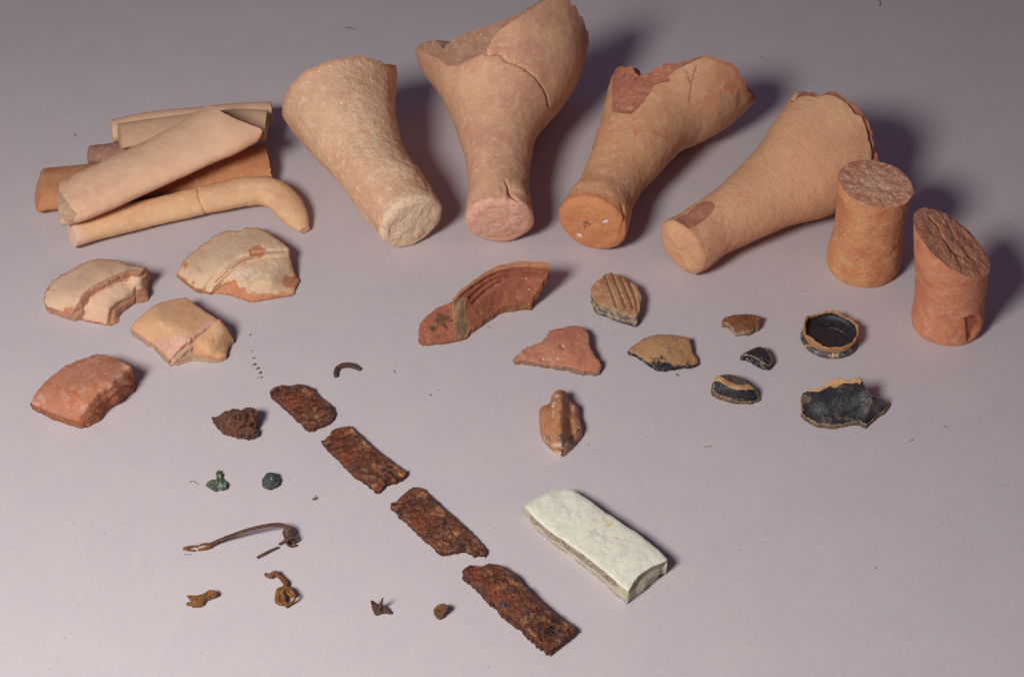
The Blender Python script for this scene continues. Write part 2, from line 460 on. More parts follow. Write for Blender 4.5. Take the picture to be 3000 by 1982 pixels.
def tube_mesh(path, rad, nu=14, n=None, rough=.0, seed=1, flat=1.0, closed_ends=True):
    """path: world points, rad: radii (m)."""
    path = np.asarray(path, float); rad = np.asarray(rad, float)
    n = n or len(path)*8
    C = spline(path, n); R = spline(rad[:, None], n)[:, 0]
    T = np.gradient(C, axis=0); T /= np.maximum(np.linalg.norm(T, axis=1)[:, None], 1e-9)
    nrm = np.cross(T[0], [0, 0, 1.0]); 
    if np.linalg.norm(nrm) < .1: nrm = np.cross(T[0], [0, 1.0, 0])
    nrm /= np.linalg.norm(nrm); N_ = [nrm]
    for i in range(1, n):
        v = N_[-1]-T[i]*(N_[-1]@T[i]); N_.append(v/np.linalg.norm(v))
    N_ = np.array(N_); B = np.cross(T, N_)
    th = np.linspace(0, 2*math.pi, nu, endpoint=False); W = []; fc = []
    for i in range(n):
        W.append(C[i]+R[i]*(np.cos(th)[:, None]*N_[i]+flat*np.sin(th)[:, None]*B[i]))
    W = np.vstack(W)
    if rough:
        cc = np.repeat(C, nu, 0); dr = W-cc
        W = cc+dr*(1+fbm(W, 260, 4, seed)[:, None]*rough)
    for i in range(n-1):
        for j in range(nu): k = (j+1) % nu; fc.append((i*nu+j, i*nu+k, (i+1)*nu+k, (i+1)*nu+j))
    a = len(W); W = np.vstack([W, C[0]-T[0]*R[0]*.4, C[-1]+T[-1]*R[-1]*.4])
    for j in range(nu):
        k = (j+1) % nu; fc.append((j, a, k)); fc.append(((n-1)*nu+j, (n-1)*nu+k, a+1))
    W[:, 2] = np.maximum(W[:, 2], .0001)
    return W, fc
def join(ms):
    Vs, Fs, o = [], [], 0
    for v, f in ms:
        Vs.append(v); Fs += [tuple(i+o for i in q) for q in f]; o += len(v)
    return np.vstack(Vs), Fs

# ------------------------------------------------------------------ backdrop paper
def build_paper():
    nx, ny = 260, 420
    ys = []
    L1 = 1.95; R = .8                                       # flat, then a gentle sweep up
    s = np.concatenate([np.linspace(-1.2, .45, 24), np.linspace(.46, 1.7, 330), np.linspace(1.72, 4.2, 66)]); ny = len(s)
    xs = np.linspace(-1.9, 1.9, nx)
    V_ = []; 
    for v in s:
        if v < L1: y, z = v, 0.0
        else:
            a = min((v-L1)/R, math.radians(80)); y = L1+R*math.sin(a); z = R*(1-math.cos(a))
            e = (v-L1)-R*math.radians(80)
            if e > 0: y += e*math.cos(math.radians(80)); z += e*math.sin(math.radians(80))
        for x in xs:
            w = .0005*math.sin(v*31+.6*math.sin(x*3)+.8)*float(sm(np.array(v), 1.12, 1.5)) + .0009*noise.noise(Vector((x*2.2, v*5.5, 3)))*float(sm(np.array(v), 1.1, 1.5))
            V_.append((x, y, z+min(w, 0)-.0003*float(sm(np.array(v), 1.1, 1.3))))
    fc = [(j*nx+i, j*nx+i+1, (j+1)*nx+i+1, (j+1)*nx+i) for j in range(ny-1) for i in range(nx-1)]
    m = mat('paper', L(205, 191, 195), L(202, 188, 194), L(207, 193, 194), s1=.25, s2=1.2, rough=.9, bump=.3, bscale=14, grain=.10, mott=.17, spec=.15,
            spk=[(L(120, 106, 100), 1.1, .028, .30), (L(140, 124, 116), 2.6, .055, .10)])
    o = part('backdrop_paper', np.array(V_), fc, m, None)
    o['kind'] = 'structure'; o['label'] = 'grey mauve paper backdrop sheet the finds lie on'
build_paper()

# ------------------------------------------------------------------ clay and metal
WS = (L(236, 220, 196), 2.4, .17, .14); WS2 = (L(240, 222, 196), 4.2, .23, .12); DS = (L(124, 84, 60), 3.0, .15, .14); DS2 = (L(156, 106, 76), 5.0, .26, .20)
FRL = [dict(a='edge', c=L(196, 128, 88), lo=.62, hi=.9, n=1.3, s=2.5)]
M = {}
M['t1'] = mat('pale_gritty_clay', L(216, 180, 138), L(206, 164, 124), L(226, 196, 156), mul=(1.24, 1.18, 1.3), s1=.35, s2=1.6, spk=[WS, DS], bump=1.7, bscale=4.5, coarse=.5, grain=.2, mott=.14, pit=.5,
              layers=[dict(a='lip', c=L(198, 150, 112), lo=.25, hi=.7), dict(a='toe', c=L(222, 190, 148), c2=L(232, 208, 168), lo=.4, hi=.9, n=1.2)])
M['t2'] = mat('orange_buff_clay', L(208, 156, 106), L(190, 134, 96), L(214, 164, 120), mul=(1.22, 1.33, 1.7), mott=.17, s1=.3, s2=1.8, spk=[(L(225, 190, 150), 3.2, .11, .08), DS, DS2], bump=.42, bscale=12, grain=.14,
              layers=[dict(a='toe', c=L(204, 142, 102), c2=L(216, 164, 126), lo=.3, hi=1.0, n=1.2)])
M['t2f'] = mat('broken_orange_clay', L(204, 148, 110), L(194, 132, 96), L(212, 176, 142), mul=(1.25, 1.4, 1.7), s1=1.1, s2=2.4, spk=[WS, DS], bump=2.2, bscale=7, coarse=.6, grain=.2)
M['t3'] = mat('smooth_orange_clay', L(210, 156, 110), L(204, 142, 94), L(216, 170, 124), mul=(1.18, 1.24, 1.45), mott=.17, s1=.28, s2=.9, spk=[(L(230, 200, 165), 3.0, .11, .07), DS2], bump=.5, bscale=9, grain=.14,
              layers=[dict(a='toe', c=L(204, 136, 84), c2=L(196, 124, 78), lo=.2, hi=.7, n=1.0), dict(a='lip', c=L(200, 124, 86), lo=.25, hi=.7), dict(a='scratch', c=L(186, 114, 74), lo=.35, hi=.8, n=.6),
                      dict(a='stain', c=L(204, 130, 82), lo=.35, hi=.9, n=1.1), dict(a='dots', c=L(228, 214, 200), lo=.25, hi=.55, n=.3, s=8), dict(a='dark', c=L(138, 92, 70), lo=.25, hi=.7, n=.4, s=6)])
M['t3f'] = mat('red_spalled_clay', L(192, 116, 84), L(184, 106, 76), L(202, 138, 106), mul=(1.4, 1.65, 1.9), s1=1.0, s2=2.2, spk=[WS, WS2], bump=1.5, bscale=9, coarse=.3, grain=.2)
M['t4'] = mat('sandy_orange_clay', L(212, 156, 104), L(204, 142, 96), L(210, 148, 112), mul=(1.22, 1.37, 1.7), mott=.17, s1=.3, s2=1.2, spk=[(L(228, 192, 156), 5, .20, .10), DS2, DS, (L(150, 98, 66), 8, .3, .3)], bump=.6, bscale=14, grain=.2)
M['t4f'] = mat('reddish_spalled_clay', L(200, 126, 94), L(190, 112, 80), L(212, 146, 112), mul=(1.15, 1.3, 1.5), s1=1.2, s2=2.4, spk=[WS2], bump=1.6, bscale=9, coarse=.4, grain=.22)
M['s1'] = mat('sandy_red_clay', L(208, 142, 88), L(190, 114, 70), L(200, 126, 82), mul=(1.36, 1.6, 2.0), mott=.17, s1=.55, s2=1.6, spk=[WS2, (L(240, 215, 185), 3.2, .17, .16), DS2], bump=1.0, bscale=11, grain=.26, coarse=.1)
M['s1f'] = mat('crumbly_red_break', L(198, 124, 88), L(182, 104, 70), L(218, 172, 142), mul=(1.65, 2.15, 2.6), s1=.9, s2=2.2, spk=[WS2, WS], bump=1.8, bscale=7, coarse=.7, grain=.25, layers=[dict(a='endu', c=L(204, 146, 114), c2=L(190, 124, 94), lo=.3, hi=.9, n=.9)])
M['s2'] = mat('plain_red_clay', L(208, 134, 90), L(192, 114, 78), L(214, 150, 108), mul=(1.18, 1.28, 1.5), mott=.17, s1=.6, s2=1.1, spk=[(L(235, 205, 175), 3.2, .11, .07), DS2], bump=.6, bscale=10, grain=.18, layers=[dict(a='chip', c=L(192, 112, 74), lo=.4, hi=.6, n=.3)])
M['s2f'] = mat('torn_red_break', L(194, 116, 80), L(184, 106, 72), L(208, 144, 108), mul=(1.65, 2.15, 2.7), s1=1.0, s2=2.0, spk=[WS2], bump=2.6, bscale=6, coarse=.8, grain=.22)
M['h_tan'] = mat('tan_handle_clay', L(216, 172, 116), L(208, 160, 108), L(220, 180, 128), mul=(1.16, 1.18, 1.5), s1=.3, s2=1.4, spk=[(L(170, 124, 92), 2.1, .10, .12)], bump=.22, bscale=14, grain=.13, layers=[dict(a='toe', c=L(218, 178, 140), lo=.3, hi=.8)])
M['h_buff'] = mat('buff_handle_clay', L(214, 170, 122), L(208, 160, 114), L(216, 176, 130), mul=(1.2, 1.25, 1.6), s1=.3, s2=1.4, spk=[(L(170, 124, 92), 2.1, .10, .12)], bump=.2, bscale=14, grain=.13)
M['h_grey'] = mat('grey_buff_handle_clay', L(200, 160, 120), L(192, 150, 114), L(206, 168, 128), mul=(1.12, 1.15, 1.3), s1=.3, s2=1.4, spk=[(L(170, 124, 92), 2.1, .10, .12)], bump=.2, bscale=14, grain=.13)
M['h_or'] = mat('orange_handle_clay', L(204, 138, 88), L(196, 126, 78), L(206, 146, 104), mul=(1.2, 1.3, 1.55), mott=.17, s1=.5, s2=1.6, spk=[WS2, DS], bump=1.0, bscale=10, grain=.22)
M['h_pink'] = mat('pinkish_handle_clay', L(190, 140, 112), L(178, 122, 98), L(204, 160, 134), mul=(1.15, 1.2, 1.3), s1=1.0, s2=2.2, spk=[WS2], bump=1.5, bscale=8, grain=.2)
M['chalk'] = mat('chalky_break', L(220, 182, 150), L(204, 158, 122), L(228, 204, 178), s1=2.0, s2=4, bump=1.2, bscale=10, grain=.16)
M['brk_buff'] = mat('buff_break', L(214, 158, 112), L(202, 142, 98), L(224, 178, 136), s1=1.2, s2=2.6, spk=[WS], bump=1.8, bscale=8, coarse=.3, grain=.18)
M['brk_or'] = mat('orange_break', L(200, 126, 86), L(188, 108, 70), L(212, 152, 116), s1=1.2, s2=2.4, spk=[WS2], bump=2.0, bscale=8, coarse=.4, grain=.2)
OR2 = dict(a='rust', c=L(210, 152, 108), c2=L(200, 134, 92), lo=.42, hi=.58, n=.55, s=2.6)
M['A'] = mat('cream_slip_a', L(228, 196, 152), L(220, 184, 142), L(224, 190, 150), mul=(0.99, 0.93, 1.05), s1=.4, s2=1.5, spk=[(L(120, 80, 56), 3, .10, .05)], bump=.3, bscale=10, grain=.1, layers=[OR2] + FRL, streak=(L(214, 178, 144), 1.2, (1, .3, 1), (0, 0, .5)))
M['Af'] = mat('peach_break_a', L(220, 166, 128), L(206, 146, 106), L(230, 188, 152), mul=(1, 0.97, 1.05), s1=1.1, s2=2.4, bump=1.5, bscale=7, coarse=.6, grain=.16)
M['B'] = mat('cream_slip_b', L(226, 198, 154), L(216, 186, 142), L(230, 206, 166), mul=(1.02, 0.94, 1.05), s1=.45, s2=1.6, spk=[(L(120, 80, 56), 3, .09, .05)], bump=.35, bscale=9, grain=.1, layers=[OR2, dict(a='edge', c=L(206, 146, 98), lo=.55, hi=.85, n=1.3, s=2.2), dict(a='chalk', c=L(234, 214, 178), lo=.35, hi=.9, n=1.1)])
M['C'] = mat('ochre_slip', L(224, 178, 116), L(216, 164, 104), L(222, 184, 134), mul=(1, .97, 1.3), s1=.4, s2=1.6, spk=[(L(150, 96, 56), 3, .09, .06)], bump=.3, bscale=10, grain=.12, layers=[dict(a='rust', c=L(226, 184, 142), c2=L(214, 162, 118), lo=.42, hi=.58, n=.5, s=2.6), dict(a='edge', c=L(212, 150, 98), lo=.6, hi=.9, n=1.2)])
M['D'] = mat('pink_orange_clay', L(214, 146, 108), L(204, 130, 90), L(222, 168, 134), mul=(0.86, 0.83, 0.92), s1=.5, s2=1.3, spk=[WS2, (L(206, 108, 60), 4, .2, .14)], bump=.55, bscale=9, grain=.16, layers=[dict(a='chalk', c=L(224, 176, 148), c2=L(216, 160, 128), lo=.35, hi=.9, n=1.2), dict(a='rust', c=L(210, 128, 86), lo=.4, hi=.65, n=.8)])
M['E'] = mat('red_brown_rim_clay', L(166, 98, 70), L(154, 86, 62), L(182, 116, 84), mul=(1.1, 1.15, 1.25), s1=.6, s2=2.0, spk=[WS2, DS2], bump=.8, bscale=10, grain=.22, layers=[dict(a='dark', c=L(122, 78, 54), c2=L(96, 66, 50), lo=.35, hi=.75, n=1.2, s=1.8), dict(a='lipm', c=L(186, 124, 86), lo=.3, hi=.6, n=.5)])
M['Esec'] = mat('grey_core_section', L(172, 144, 112), L(134, 116, 100), L(176, 140, 108), mul=(1.2, 1.0, .9), s1=1.6, s2=3, spk=[(L(62, 58, 62), 3.5, .3, .16)], bump=1.5, bscale=9, grain=.25, streak=(L(116, 102, 92), 2, (1.5, .6, 1), (0, 0, .3)), layers=[dict(a='core', c=L(188, 148, 108), lo=.4, hi=.6, n=.6)])
M['Eb'] = mat('rim_break', L(186, 122, 82), L(160, 96, 64), L(206, 160, 120), s1=1.6, s2=3, spk=[WS2], bump=1.6, bscale=9, grain=.25)
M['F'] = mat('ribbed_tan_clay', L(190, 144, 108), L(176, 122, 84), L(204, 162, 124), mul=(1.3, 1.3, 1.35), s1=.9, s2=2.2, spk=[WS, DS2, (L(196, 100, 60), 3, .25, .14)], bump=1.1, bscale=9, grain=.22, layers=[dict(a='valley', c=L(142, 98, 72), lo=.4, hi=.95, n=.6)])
M['Fe'] = mat('sooty_cream_break', L(206, 184, 148), L(112, 104, 102), L(70, 70, 78), mul=(1.25, 1.22, 1.2), s1=2.2, s2=2.6, bump=1.6, bscale=9, grain=.25)
M['G'] = mat('flat_pink_clay', L(198, 130, 98), L(188, 118, 88), L(206, 142, 108), mul=(1.0, 1.03, 1.12), s1=.5, s2=1.8, spk=[WS, DS2], bump=.55, bscale=9, grain=.18, layers=[dict(a='chalk', c=L(206, 168, 132), c2=L(196, 146, 112), lo=.4, hi=.9, n=1.2), dict(a='dots', c=L(236, 226, 212), lo=.45, hi=.6, n=.3, s=8)])
M['Ge'] = mat('grey_pink_break', L(208, 150, 112), L(170, 132, 112), L(226, 202, 176), s1=2.2, s2=3, spk=[WS, DS], bump=2, bscale=8, grain=.24)
M['H'] = mat('tan_sherd_clay', L(188, 142, 100), L(178, 130, 92), L(194, 150, 110), s1=.5, s2=1.8, spk=[WS2, DS2], bump=.5, bscale=10, grain=.2, layers=[dict(a='burn', c=L(40, 40, 54), c2=L(58, 54, 62), lo=.3, hi=.75, n=.75, s=3.5)])
M['He'] = mat('burnt_break', L(64, 62, 70), L(40, 40, 48), L(206, 186, 160), s1=1.6, s2=2.8, bump=1.6, bscale=9, grain=.3)
M['I'] = mat('brown_sherd_clay', L(140, 88, 58), L(122, 74, 50), L(156, 106, 74), s1=.9, s2=3, spk=[WS2, (L(190, 110, 60), 5, .2, .2)], bump=.9, bscale=10, grain=.25, rough=.6)
M['Ie'] = mat('cream_and_soot_break', L(214, 198, 170), L(176, 128, 84), L(92, 80, 70), s1=1.6, s2=2.6, bump=1.5, bscale=9, grain=.22)
M['glz'] = mat('worn_black_glaze', L(46, 43, 50), L(38, 36, 43), L(62, 57, 62), s1=.7, s2=2.4, spk=[(L(150, 138, 128), 5, .12, .09)], rough=.30, bump=.5, bscale=9, grain=.2, spec=.5,
               layers=[dict(a='rust', c=L(198, 142, 92), c2=L(206, 164, 120), lo=.42, hi=.58, n=.55, s=3.2), dict(a='brown', c=L(98, 84, 72), c2=L(76, 68, 64), lo=.3, hi=.8, n=.9), dict(a='edge', c=L(190, 150, 108), lo=.7, hi=.92, n=1.1, s=3.5), dict(a='chalk', c=L(188, 182, 172), lo=.4, hi=.7, n=1.2, s=6)])
M['glzi'] = mat('grey_brown_inner_wash', L(112, 96, 84), L(98, 84, 76), L(124, 108, 96), s1=.8, s2=3, bump=.4, bscale=9, grain=.18)
M['glzb'] = mat('orange_broken_wall', L(204, 142, 90), L(216, 160, 110), L(226, 190, 148), s1=1.0, s2=2.4, spk=[(L(120, 90, 80), 4, .2, .12)], bump=1.4, bscale=9, grain=.2)
M['glzw'] = mat('brown_worn_glaze', L(84, 72, 74), L(60, 54, 62), L(176, 160, 140), s1=.9, s2=1.8, rough=.38, bump=.6, bscale=9, grain=.2, spec=.55, layers=[dict(a='rust', c=L(214, 174, 134), c2=L(206, 150, 104), lo=.42, hi=.58, n=.5, s=4)])
M['glze'] = mat('glaze_sherd_break', L(150, 122, 94), L(102, 88, 76), L(200, 170, 132), s1=1.4, s2=2.8, bump=1.6, bscale=9, grain=.22)
M['N'] = mat('lug_terracotta', L(188, 128, 92), L(174, 110, 76), L(200, 146, 112), s1=.8, s2=2.6, rough=.5, spec=.45, bump=.5, bscale=10, grain=.16,
             layers=[dict(a='chalk', c=L(230, 210, 184), c2=L(212, 170, 134), lo=.3, hi=.7, n=.8, s=4), dict(a='grey', c=L(122, 108, 100), c2=L(80, 74, 76), lo=.35, hi=.7, n=1.3, s=5)])
M['P'] = mat('layered_rust', L(140, 72, 48), L(70, 40, 34), L(196, 128, 88), mott=.10, s1=.55, s2=1.0, rough=.26, spec=.5, bump=1.5, bscale=6, coarse=.9, grain=.3, streak=(L(54, 32, 32), 1.2, (.7, 2.4, 1), (0, 0, .5)),
             layers=[dict(a='blue', c=L(52, 42, 46), c2=L(84, 74, 78), lo=.35, hi=.95, n=1.3, s=3.0), dict(a='orange', c=L(206, 138, 62), lo=.4, hi=.6, n=.6)], spk=[(L(40, 26, 28), 2.2, .3, .16), (L(214, 150, 96), 6, .18, .10)])
M['Pe'] = mat('dark_rust_edge', L(112, 62, 42), L(78, 44, 34), L(160, 104, 70), s1=1.6, s2=3.4, rough=.5, bump=1.8, bscale=8, coarse=.6, grain=.3)
M['Q'] = mat('crusty_iron', L(122, 74, 52), L(80, 54, 50), L(172, 108, 72), s1=1.3, s2=2.6, rough=.5, spec=.5, bump=2.0, bscale=7, coarse=.6, grain=.28, spk=[(L(52, 40, 46), 2.2, .3, .2)])
M['R'] = mat('brown_bronze', L(92, 58, 44), L(74, 48, 42), L(128, 88, 64), s1=1.2, s2=5, rough=.42, spec=.5, bump=1.2, bscale=10, grain=.25)
M['U'] = mat('fibula_bronze', L(104, 70, 54), L(74, 50, 42), L(150, 100, 66), s1=1.4, s2=4, rough=.5, spec=.5, bump=1.4, bscale=10, grain=.28)
M['V'] = mat('ochre_corrosion', L(160, 104, 58), L(122, 74, 44), L(194, 140, 86), s1=1.8, s2=4.5, rough=.5, spec=.4, bump=2.0, bscale=9, grain=.3)
M['G1'] = mat('green_patina', L(98, 110, 90), L(110, 100, 72), L(128, 160, 142), s1=2.2, s2=3.0, rough=.5, bump=1.8, bscale=10, grain=.25, spk=[(L(40, 58, 62), 5, .3, .25)], layers=[dict(a='chalk', c=L(146, 184, 166), lo=.4, hi=.7, n=1.1, s=5)])
M['G2'] = mat('blue_green_patina', L(82, 92, 92), L(66, 76, 78), L(110, 124, 122), s1=2.2, s2=4.0, rough=.42, bump=1.6, bscale=10, grain=.25, layers=[dict(a='chalk', c=L(178, 192, 140), lo=.4, hi=.6, n=.4, s=8)])
M['X'] = mat('dark_bronze_plate', L(94, 60, 46), L(66, 46, 44), L(128, 84, 60), s1=2, s2=5, rough=.38, spec=.5, bump=1.0, bscale=10, grain=.22)
M['Y'] = mat('brown_disc_crust', L(122, 84, 62), L(98, 66, 50), L(166, 120, 84), s1=2.5, s2=6, rough=.5, bump=1.8, bscale=10, grain=.28)
M['O'] = mat('white_chalk_stone', L(232, 224, 208), L(218, 210, 195), L(238, 231, 218), s1=1.1, s2=3.5, spk=[(L(190, 180, 160), 3, .08, .05)], bump=.35, bscale=7, coarse=.10, grain=.10, mott=.07, layers=[dict(a='ochre', c=L(222, 188, 132), lo=.40, hi=.95, n=1.2, s=2.6), dict(a='grey', c=L(208, 200, 188), lo=.5, hi=1.0, n=1.2, s=2)])
M['Oe'] = mat('stone_broken_side', L(228, 220, 192), L(218, 206, 176), L(236, 230, 210), s1=.8, s2=2.4, bump=1.4, bscale=7, coarse=.5, grain=.1,
              layers=[dict(a='band', c=L(160, 128, 106), c2=L(206, 190, 176), lo=.42, hi=.62, n=.75, s=2.6, cs=5)])
M['lint'] = mat('dark_lint', L(104, 86, 80), L(84, 70, 66), L(130, 106, 84), s1=3, s2=8, bump=.2, grain=.2)
M['crumb'] = mat('olive_crumb', L(156, 142, 112), L(120, 108, 84), L(176, 160, 128), s1=3, s2=8, bump=.8, grain=.25)

# mask and relief helpers for the sherds
def wn(P, s, seed=0.0): return np.array([noise.fractal(Vector((x*s, y*s, seed)), .8, 2.1, 5) for x, y in P])
def warp(P, amp, s=.05):                # ragged, natural outlines for stains and scars
    return P+np.stack([wn(P, s, 3.3), wn(P, s, 17.1)], -1)*amp
def pm(view, poly, w=5): p = V(view, poly); return lambda P: sm(sdist(warp(P, 9), p), -w, w)
def em(view, cx, cy, rx, ry):
    c = V(view, [(cx, cy)])[0]; s = VIEW[view][2]
    r = math.sqrt(rx*ry)*s
    def f(P):
        d = np.hypot((P[:, 0]-c[0])/(rx*s), (P[:, 1]-c[1])/(ry*s))
        o = np.zeros(len(P)); near = d < 2.6
        if near.any():
            Q = P[near]; W_ = warp(Q, r*.9, .9/r); dd = np.hypot((W_[:, 0]-c[0])/(rx*s), (W_[:, 1]-c[1])/(ry*s))
            o[near] = (1-sm(dd, .25, 1.35))*np.clip(.85+.9*wn(Q, 2.2/r, 8.8), 0, 1)
        return o
    return f
def mmax(*f): return lambda P: np.maximum.reduce([g(P) for g in f])
def groove(view, line, w, d): l = V(view, line); return lambda P: -d*np.exp(-(side(P, l)/w)**2)
def ridge(view, line, w, d): l = V(view, line); return lambda P: d*np.exp(-(side(P, l)/w)**2)
def step_(view, line, w, d):            # surface drops by d on the right hand side of the line
    l = V(view, line); return lambda P: -d*sm(side(P, l), 0, w)
def bumpy(s, d, seed=0): return lambda P: d*np.array([noise.fractal(Vector((x*s, y*s, seed)), .8, 2.1, 5) for x, y in P])
def spot(view, cx, cy, r, d):
    c = V(view, [(cx, cy)])[0]; s = VIEW[view][2]
    return lambda P: d*np.exp(-(np.hypot(P[:, 0]-c[0], P[:, 1]-c[1])/(r*s))**2)

# ------------------------------------------------------------------ five lying and two standing jar toes
def pxg(view, line, w, d, stepd=0.0):   # groove in a lofted body, given along a line seen in the photo
    l = V(view, line)
    def f(px, front, isend):
        sdv = side(px, l)
        return np.where(front, -d*np.exp(-(sdv/w)**2)-stepd*sm(sdv, -1.5, 1.5)*np.exp(-np.maximum(sdv, 0)/60)*np.exp(-(dseg(px, l, False)/140)**2), 0)
    return f
def pxblob(view, cx, cy, rx, ry, d):
    c = V(view, [(cx, cy)])[0]; s = VIEW[view][2]
    return lambda px, front, isend: np.where(front, d*np.exp(-(((px[:, 0]-c[0])/(rx*s))**2+((px[:, 1]-c[1])/(ry*s))**2)), 0)

loft('amphora_fragment', 'pale gritty cream amphora base, leftmost big one, broad broken end pointing up left', 'amphora fragment', 'Z2',
     [((690, 1425), (1052, 1240)), ((575, 1275), (960, 1085)), ((500, 1180), (880, 975)), ((400, 1058), (812, 838)), ((232, 882), (757, 590)), ((110, 735), (755, 405)), ((10, 560), (765, 210)), ((-60, 420), (800, 60))],
     dict(body=M['t1'], end=M['brk_buff'], start=M['t1']), clip=[(95, 640), (115, 580), (140, 530), (200, 460), (250, 420), (310, 405), (370, 385), (430, 362), (470, 350), (520, 343), (590, 348), (690, 378), (755, 388), (1300, 500), (1300, 1700), (300, 1700), (0, 900), (90, 720)],
     toerough=.12, default_end=.62, fillet=.30, rough=.11, rs=38, fine=.05, startname='foot', wall=.25, hollow=2.5, seed=3, endlean=.02, startbulge=.08,
     pxfeats=[pxg('Z2', [(690, 1180), (680, 1300), (705, 1430)], 5, .12), pxblob('Z2', 610, 1290, 50, 80, -.12), pxblob('Z2', 640, 1400, 30, 50, -.1)])

T2CR = [(500, 328), (590, 325), (620, 365), (720, 402), (800, 460), (850, 530), (872, 585), (880, 640)]
loft('amphora_fragment', 'largest orange buff amphora base, mended from two pieces, open crack across its shoulder', 'amphora fragment', 'Z3',
     [((378, 1318), (788, 1328)), ((388, 1230), (776, 1225)), ((397, 1150), (764, 1150)), ((395, 1080), (764, 1080)), ((384, 1000), (769, 1000)), ((366, 910), (784, 905)), ((334, 815), (808, 810)), ((297, 720), (855, 715)),
      ((240, 600), (938, 600)), ((188, 495), (1018, 495)), ((130, 382), (1090, 380)), ((75, 280), (1128, 262)), ((20, 160), (1150, 130)), ((-20, 60), (1165, 20)), ((-60, -60), (1185, -90)), ((-100, -180), (1200, -200))],
     dict(body=M['t2'], frac=M['t2f'], end=M['t2f'], upper=M['t2'], start=M['t2']),
     clip=[(78, 296), (100, 275), (130, 262), (200, 252), (215, 270), (238, 288), (310, 235), (350, 212), (400, 195), (440, 182), (500, 160), (560, 135), (640, 110), (700, 82), (760, 50), (850, 2), (870, -20), (980, -20), (1005, 10), (1050, 50), (1075, 90), (1090, 130), (1115, 180), (1126, 230), (1500, 300), (1500, 1700), (0, 1700), (0, 420)],
     toerough=.12, default_end=.72, fillet=.32, rough=.04, fine=.022, nv=240, nu=200, startname='foot', wall=.22, hollow=3.0, seed=5, endlean=.02, startbulge=.07,
     fracpoly=[(150, 330), (215, 352), (262, 400), (300, 402), (350, 395), (430, 352), (500, 322), (530, 260), (560, 212), (600, 172), (700, 108), (780, 60), (850, 0), (850, -60), (400, 60), (100, 180), (60, 290), (110, 300)], fracdepth=.0,
     pxfeats=[pxg('Z3', T2CR, 3.2, .28, -.05), pxblob('Z3', 655, 1160, 26, 46, -.34), pxg('Z3', [(620, 1090), (650, 1150), (690, 1215)], 3, .2), pxblob('Z3', 720, 1150, 24, 14, .12), pxblob('Z3', 605, 1150, 12, 40, -.1), pxblob('Z3', 700, 1200, 30, 30, -.1), pxblob('Z3', 562, 942, 7, 7, -.12)],
     splits=[('upper_fragment', lambda P: inpoly(P, V('Z3', T2CR+[(1400, 900), (1500, -400), (300, -400), (430, 340)])), 'upper')])

loft('amphora_fragment', 'orange amphora base with red spalled patch at its upper left rim', 'amphora fragment', 'Z4',
     [((140, 1090), (560, 1285)), ((185, 1010), (592, 1195)), ((262, 918), (600, 1120)), ((322, 790), (672, 992)), ((372, 640), (770, 890)), ((422, 480), (873, 776)), ((455, 330), (985, 674)), ((485, 205), (1110, 596)), ((560, 80), (1240, 520)), ((650, -40), (1360, 440)), ((750, -150), (1460, 340))],
     dict(body=M['t3'], frac=M['t3f'], end=M['t3f'], start=M['t3']),
     clip=[(462, 215), (480, 178), (540, 162), (592, 165), (620, 190), (640, 222), (680, 225), (720, 212), (770, 167), (830, 150), (900, 140), (1000, 122), (1060, 108), (1110, 90), (1140, 95), (1170, 122), (1240, 140), (1290, 180), (1325, 225), (1345, 280), (1350, 310), (1385, 345), (1405, 380), (1700, 500), (1700, 1600), (0, 1600), (0, 600), (455, 260)],
     toerough=.12, default_end=.80, fillet=.32, rough=.06, fine=.028, nv=220, nu=180, startname='foot', wall=.22, hollow=3.0, seed=8, endlean=.02, startbulge=.05,
     fracpoly=[(478, 205), (476, 470), (540, 475), (610, 482), (650, 440), (690, 400), (740, 320), (750, 296), (800, 275), (870, 268), (850, 232), (900, 190), (1000, 140), (1100, 98), (1050, 60), (400, 60), (440, 180)], fracdepth=.16,
     masks=[('scratch', mmax(lambda P: np.exp(-(side(P, V('Z4', [(1030, 160), (1000, 270), (985, 400)]))/4)**2), lambda P: np.exp(-(side(P, V('Z4', [(960, 190), (985, 270)]))/4)**2))),
            ('dots', mmax(em('Z4', 432, 1180, 22, 15), em('Z4', 262, 1278, 20, 14), em('Z4', 575, 925, 9, 8))), ('dark', mmax(em('Z4', 308, 1205, 34, 16), em('Z4', 1185, 478, 9, 16))),
            ('stain', mmax(em('Z4', 620, 570, 60, 60), em('Z4', 800, 620, 80, 40), em('Z4', 1250, 330, 60, 80), em('Z4', 510, 740, 20, 60)))],
     pxfeats=[pxg('Z4', [(1030, 160), (1000, 270), (985, 400)], 2.5, .05), pxg('Z4', [(540, 1080), (560, 1160), (535, 1270)], 4, .14), pxblob('Z4', 630, 235, 30, 14, -.2), pxblob('Z4', 305, 1205, 30, 15, -.06),
              pxblob('Z4', 1330, 400, 25, 60, -.12)])

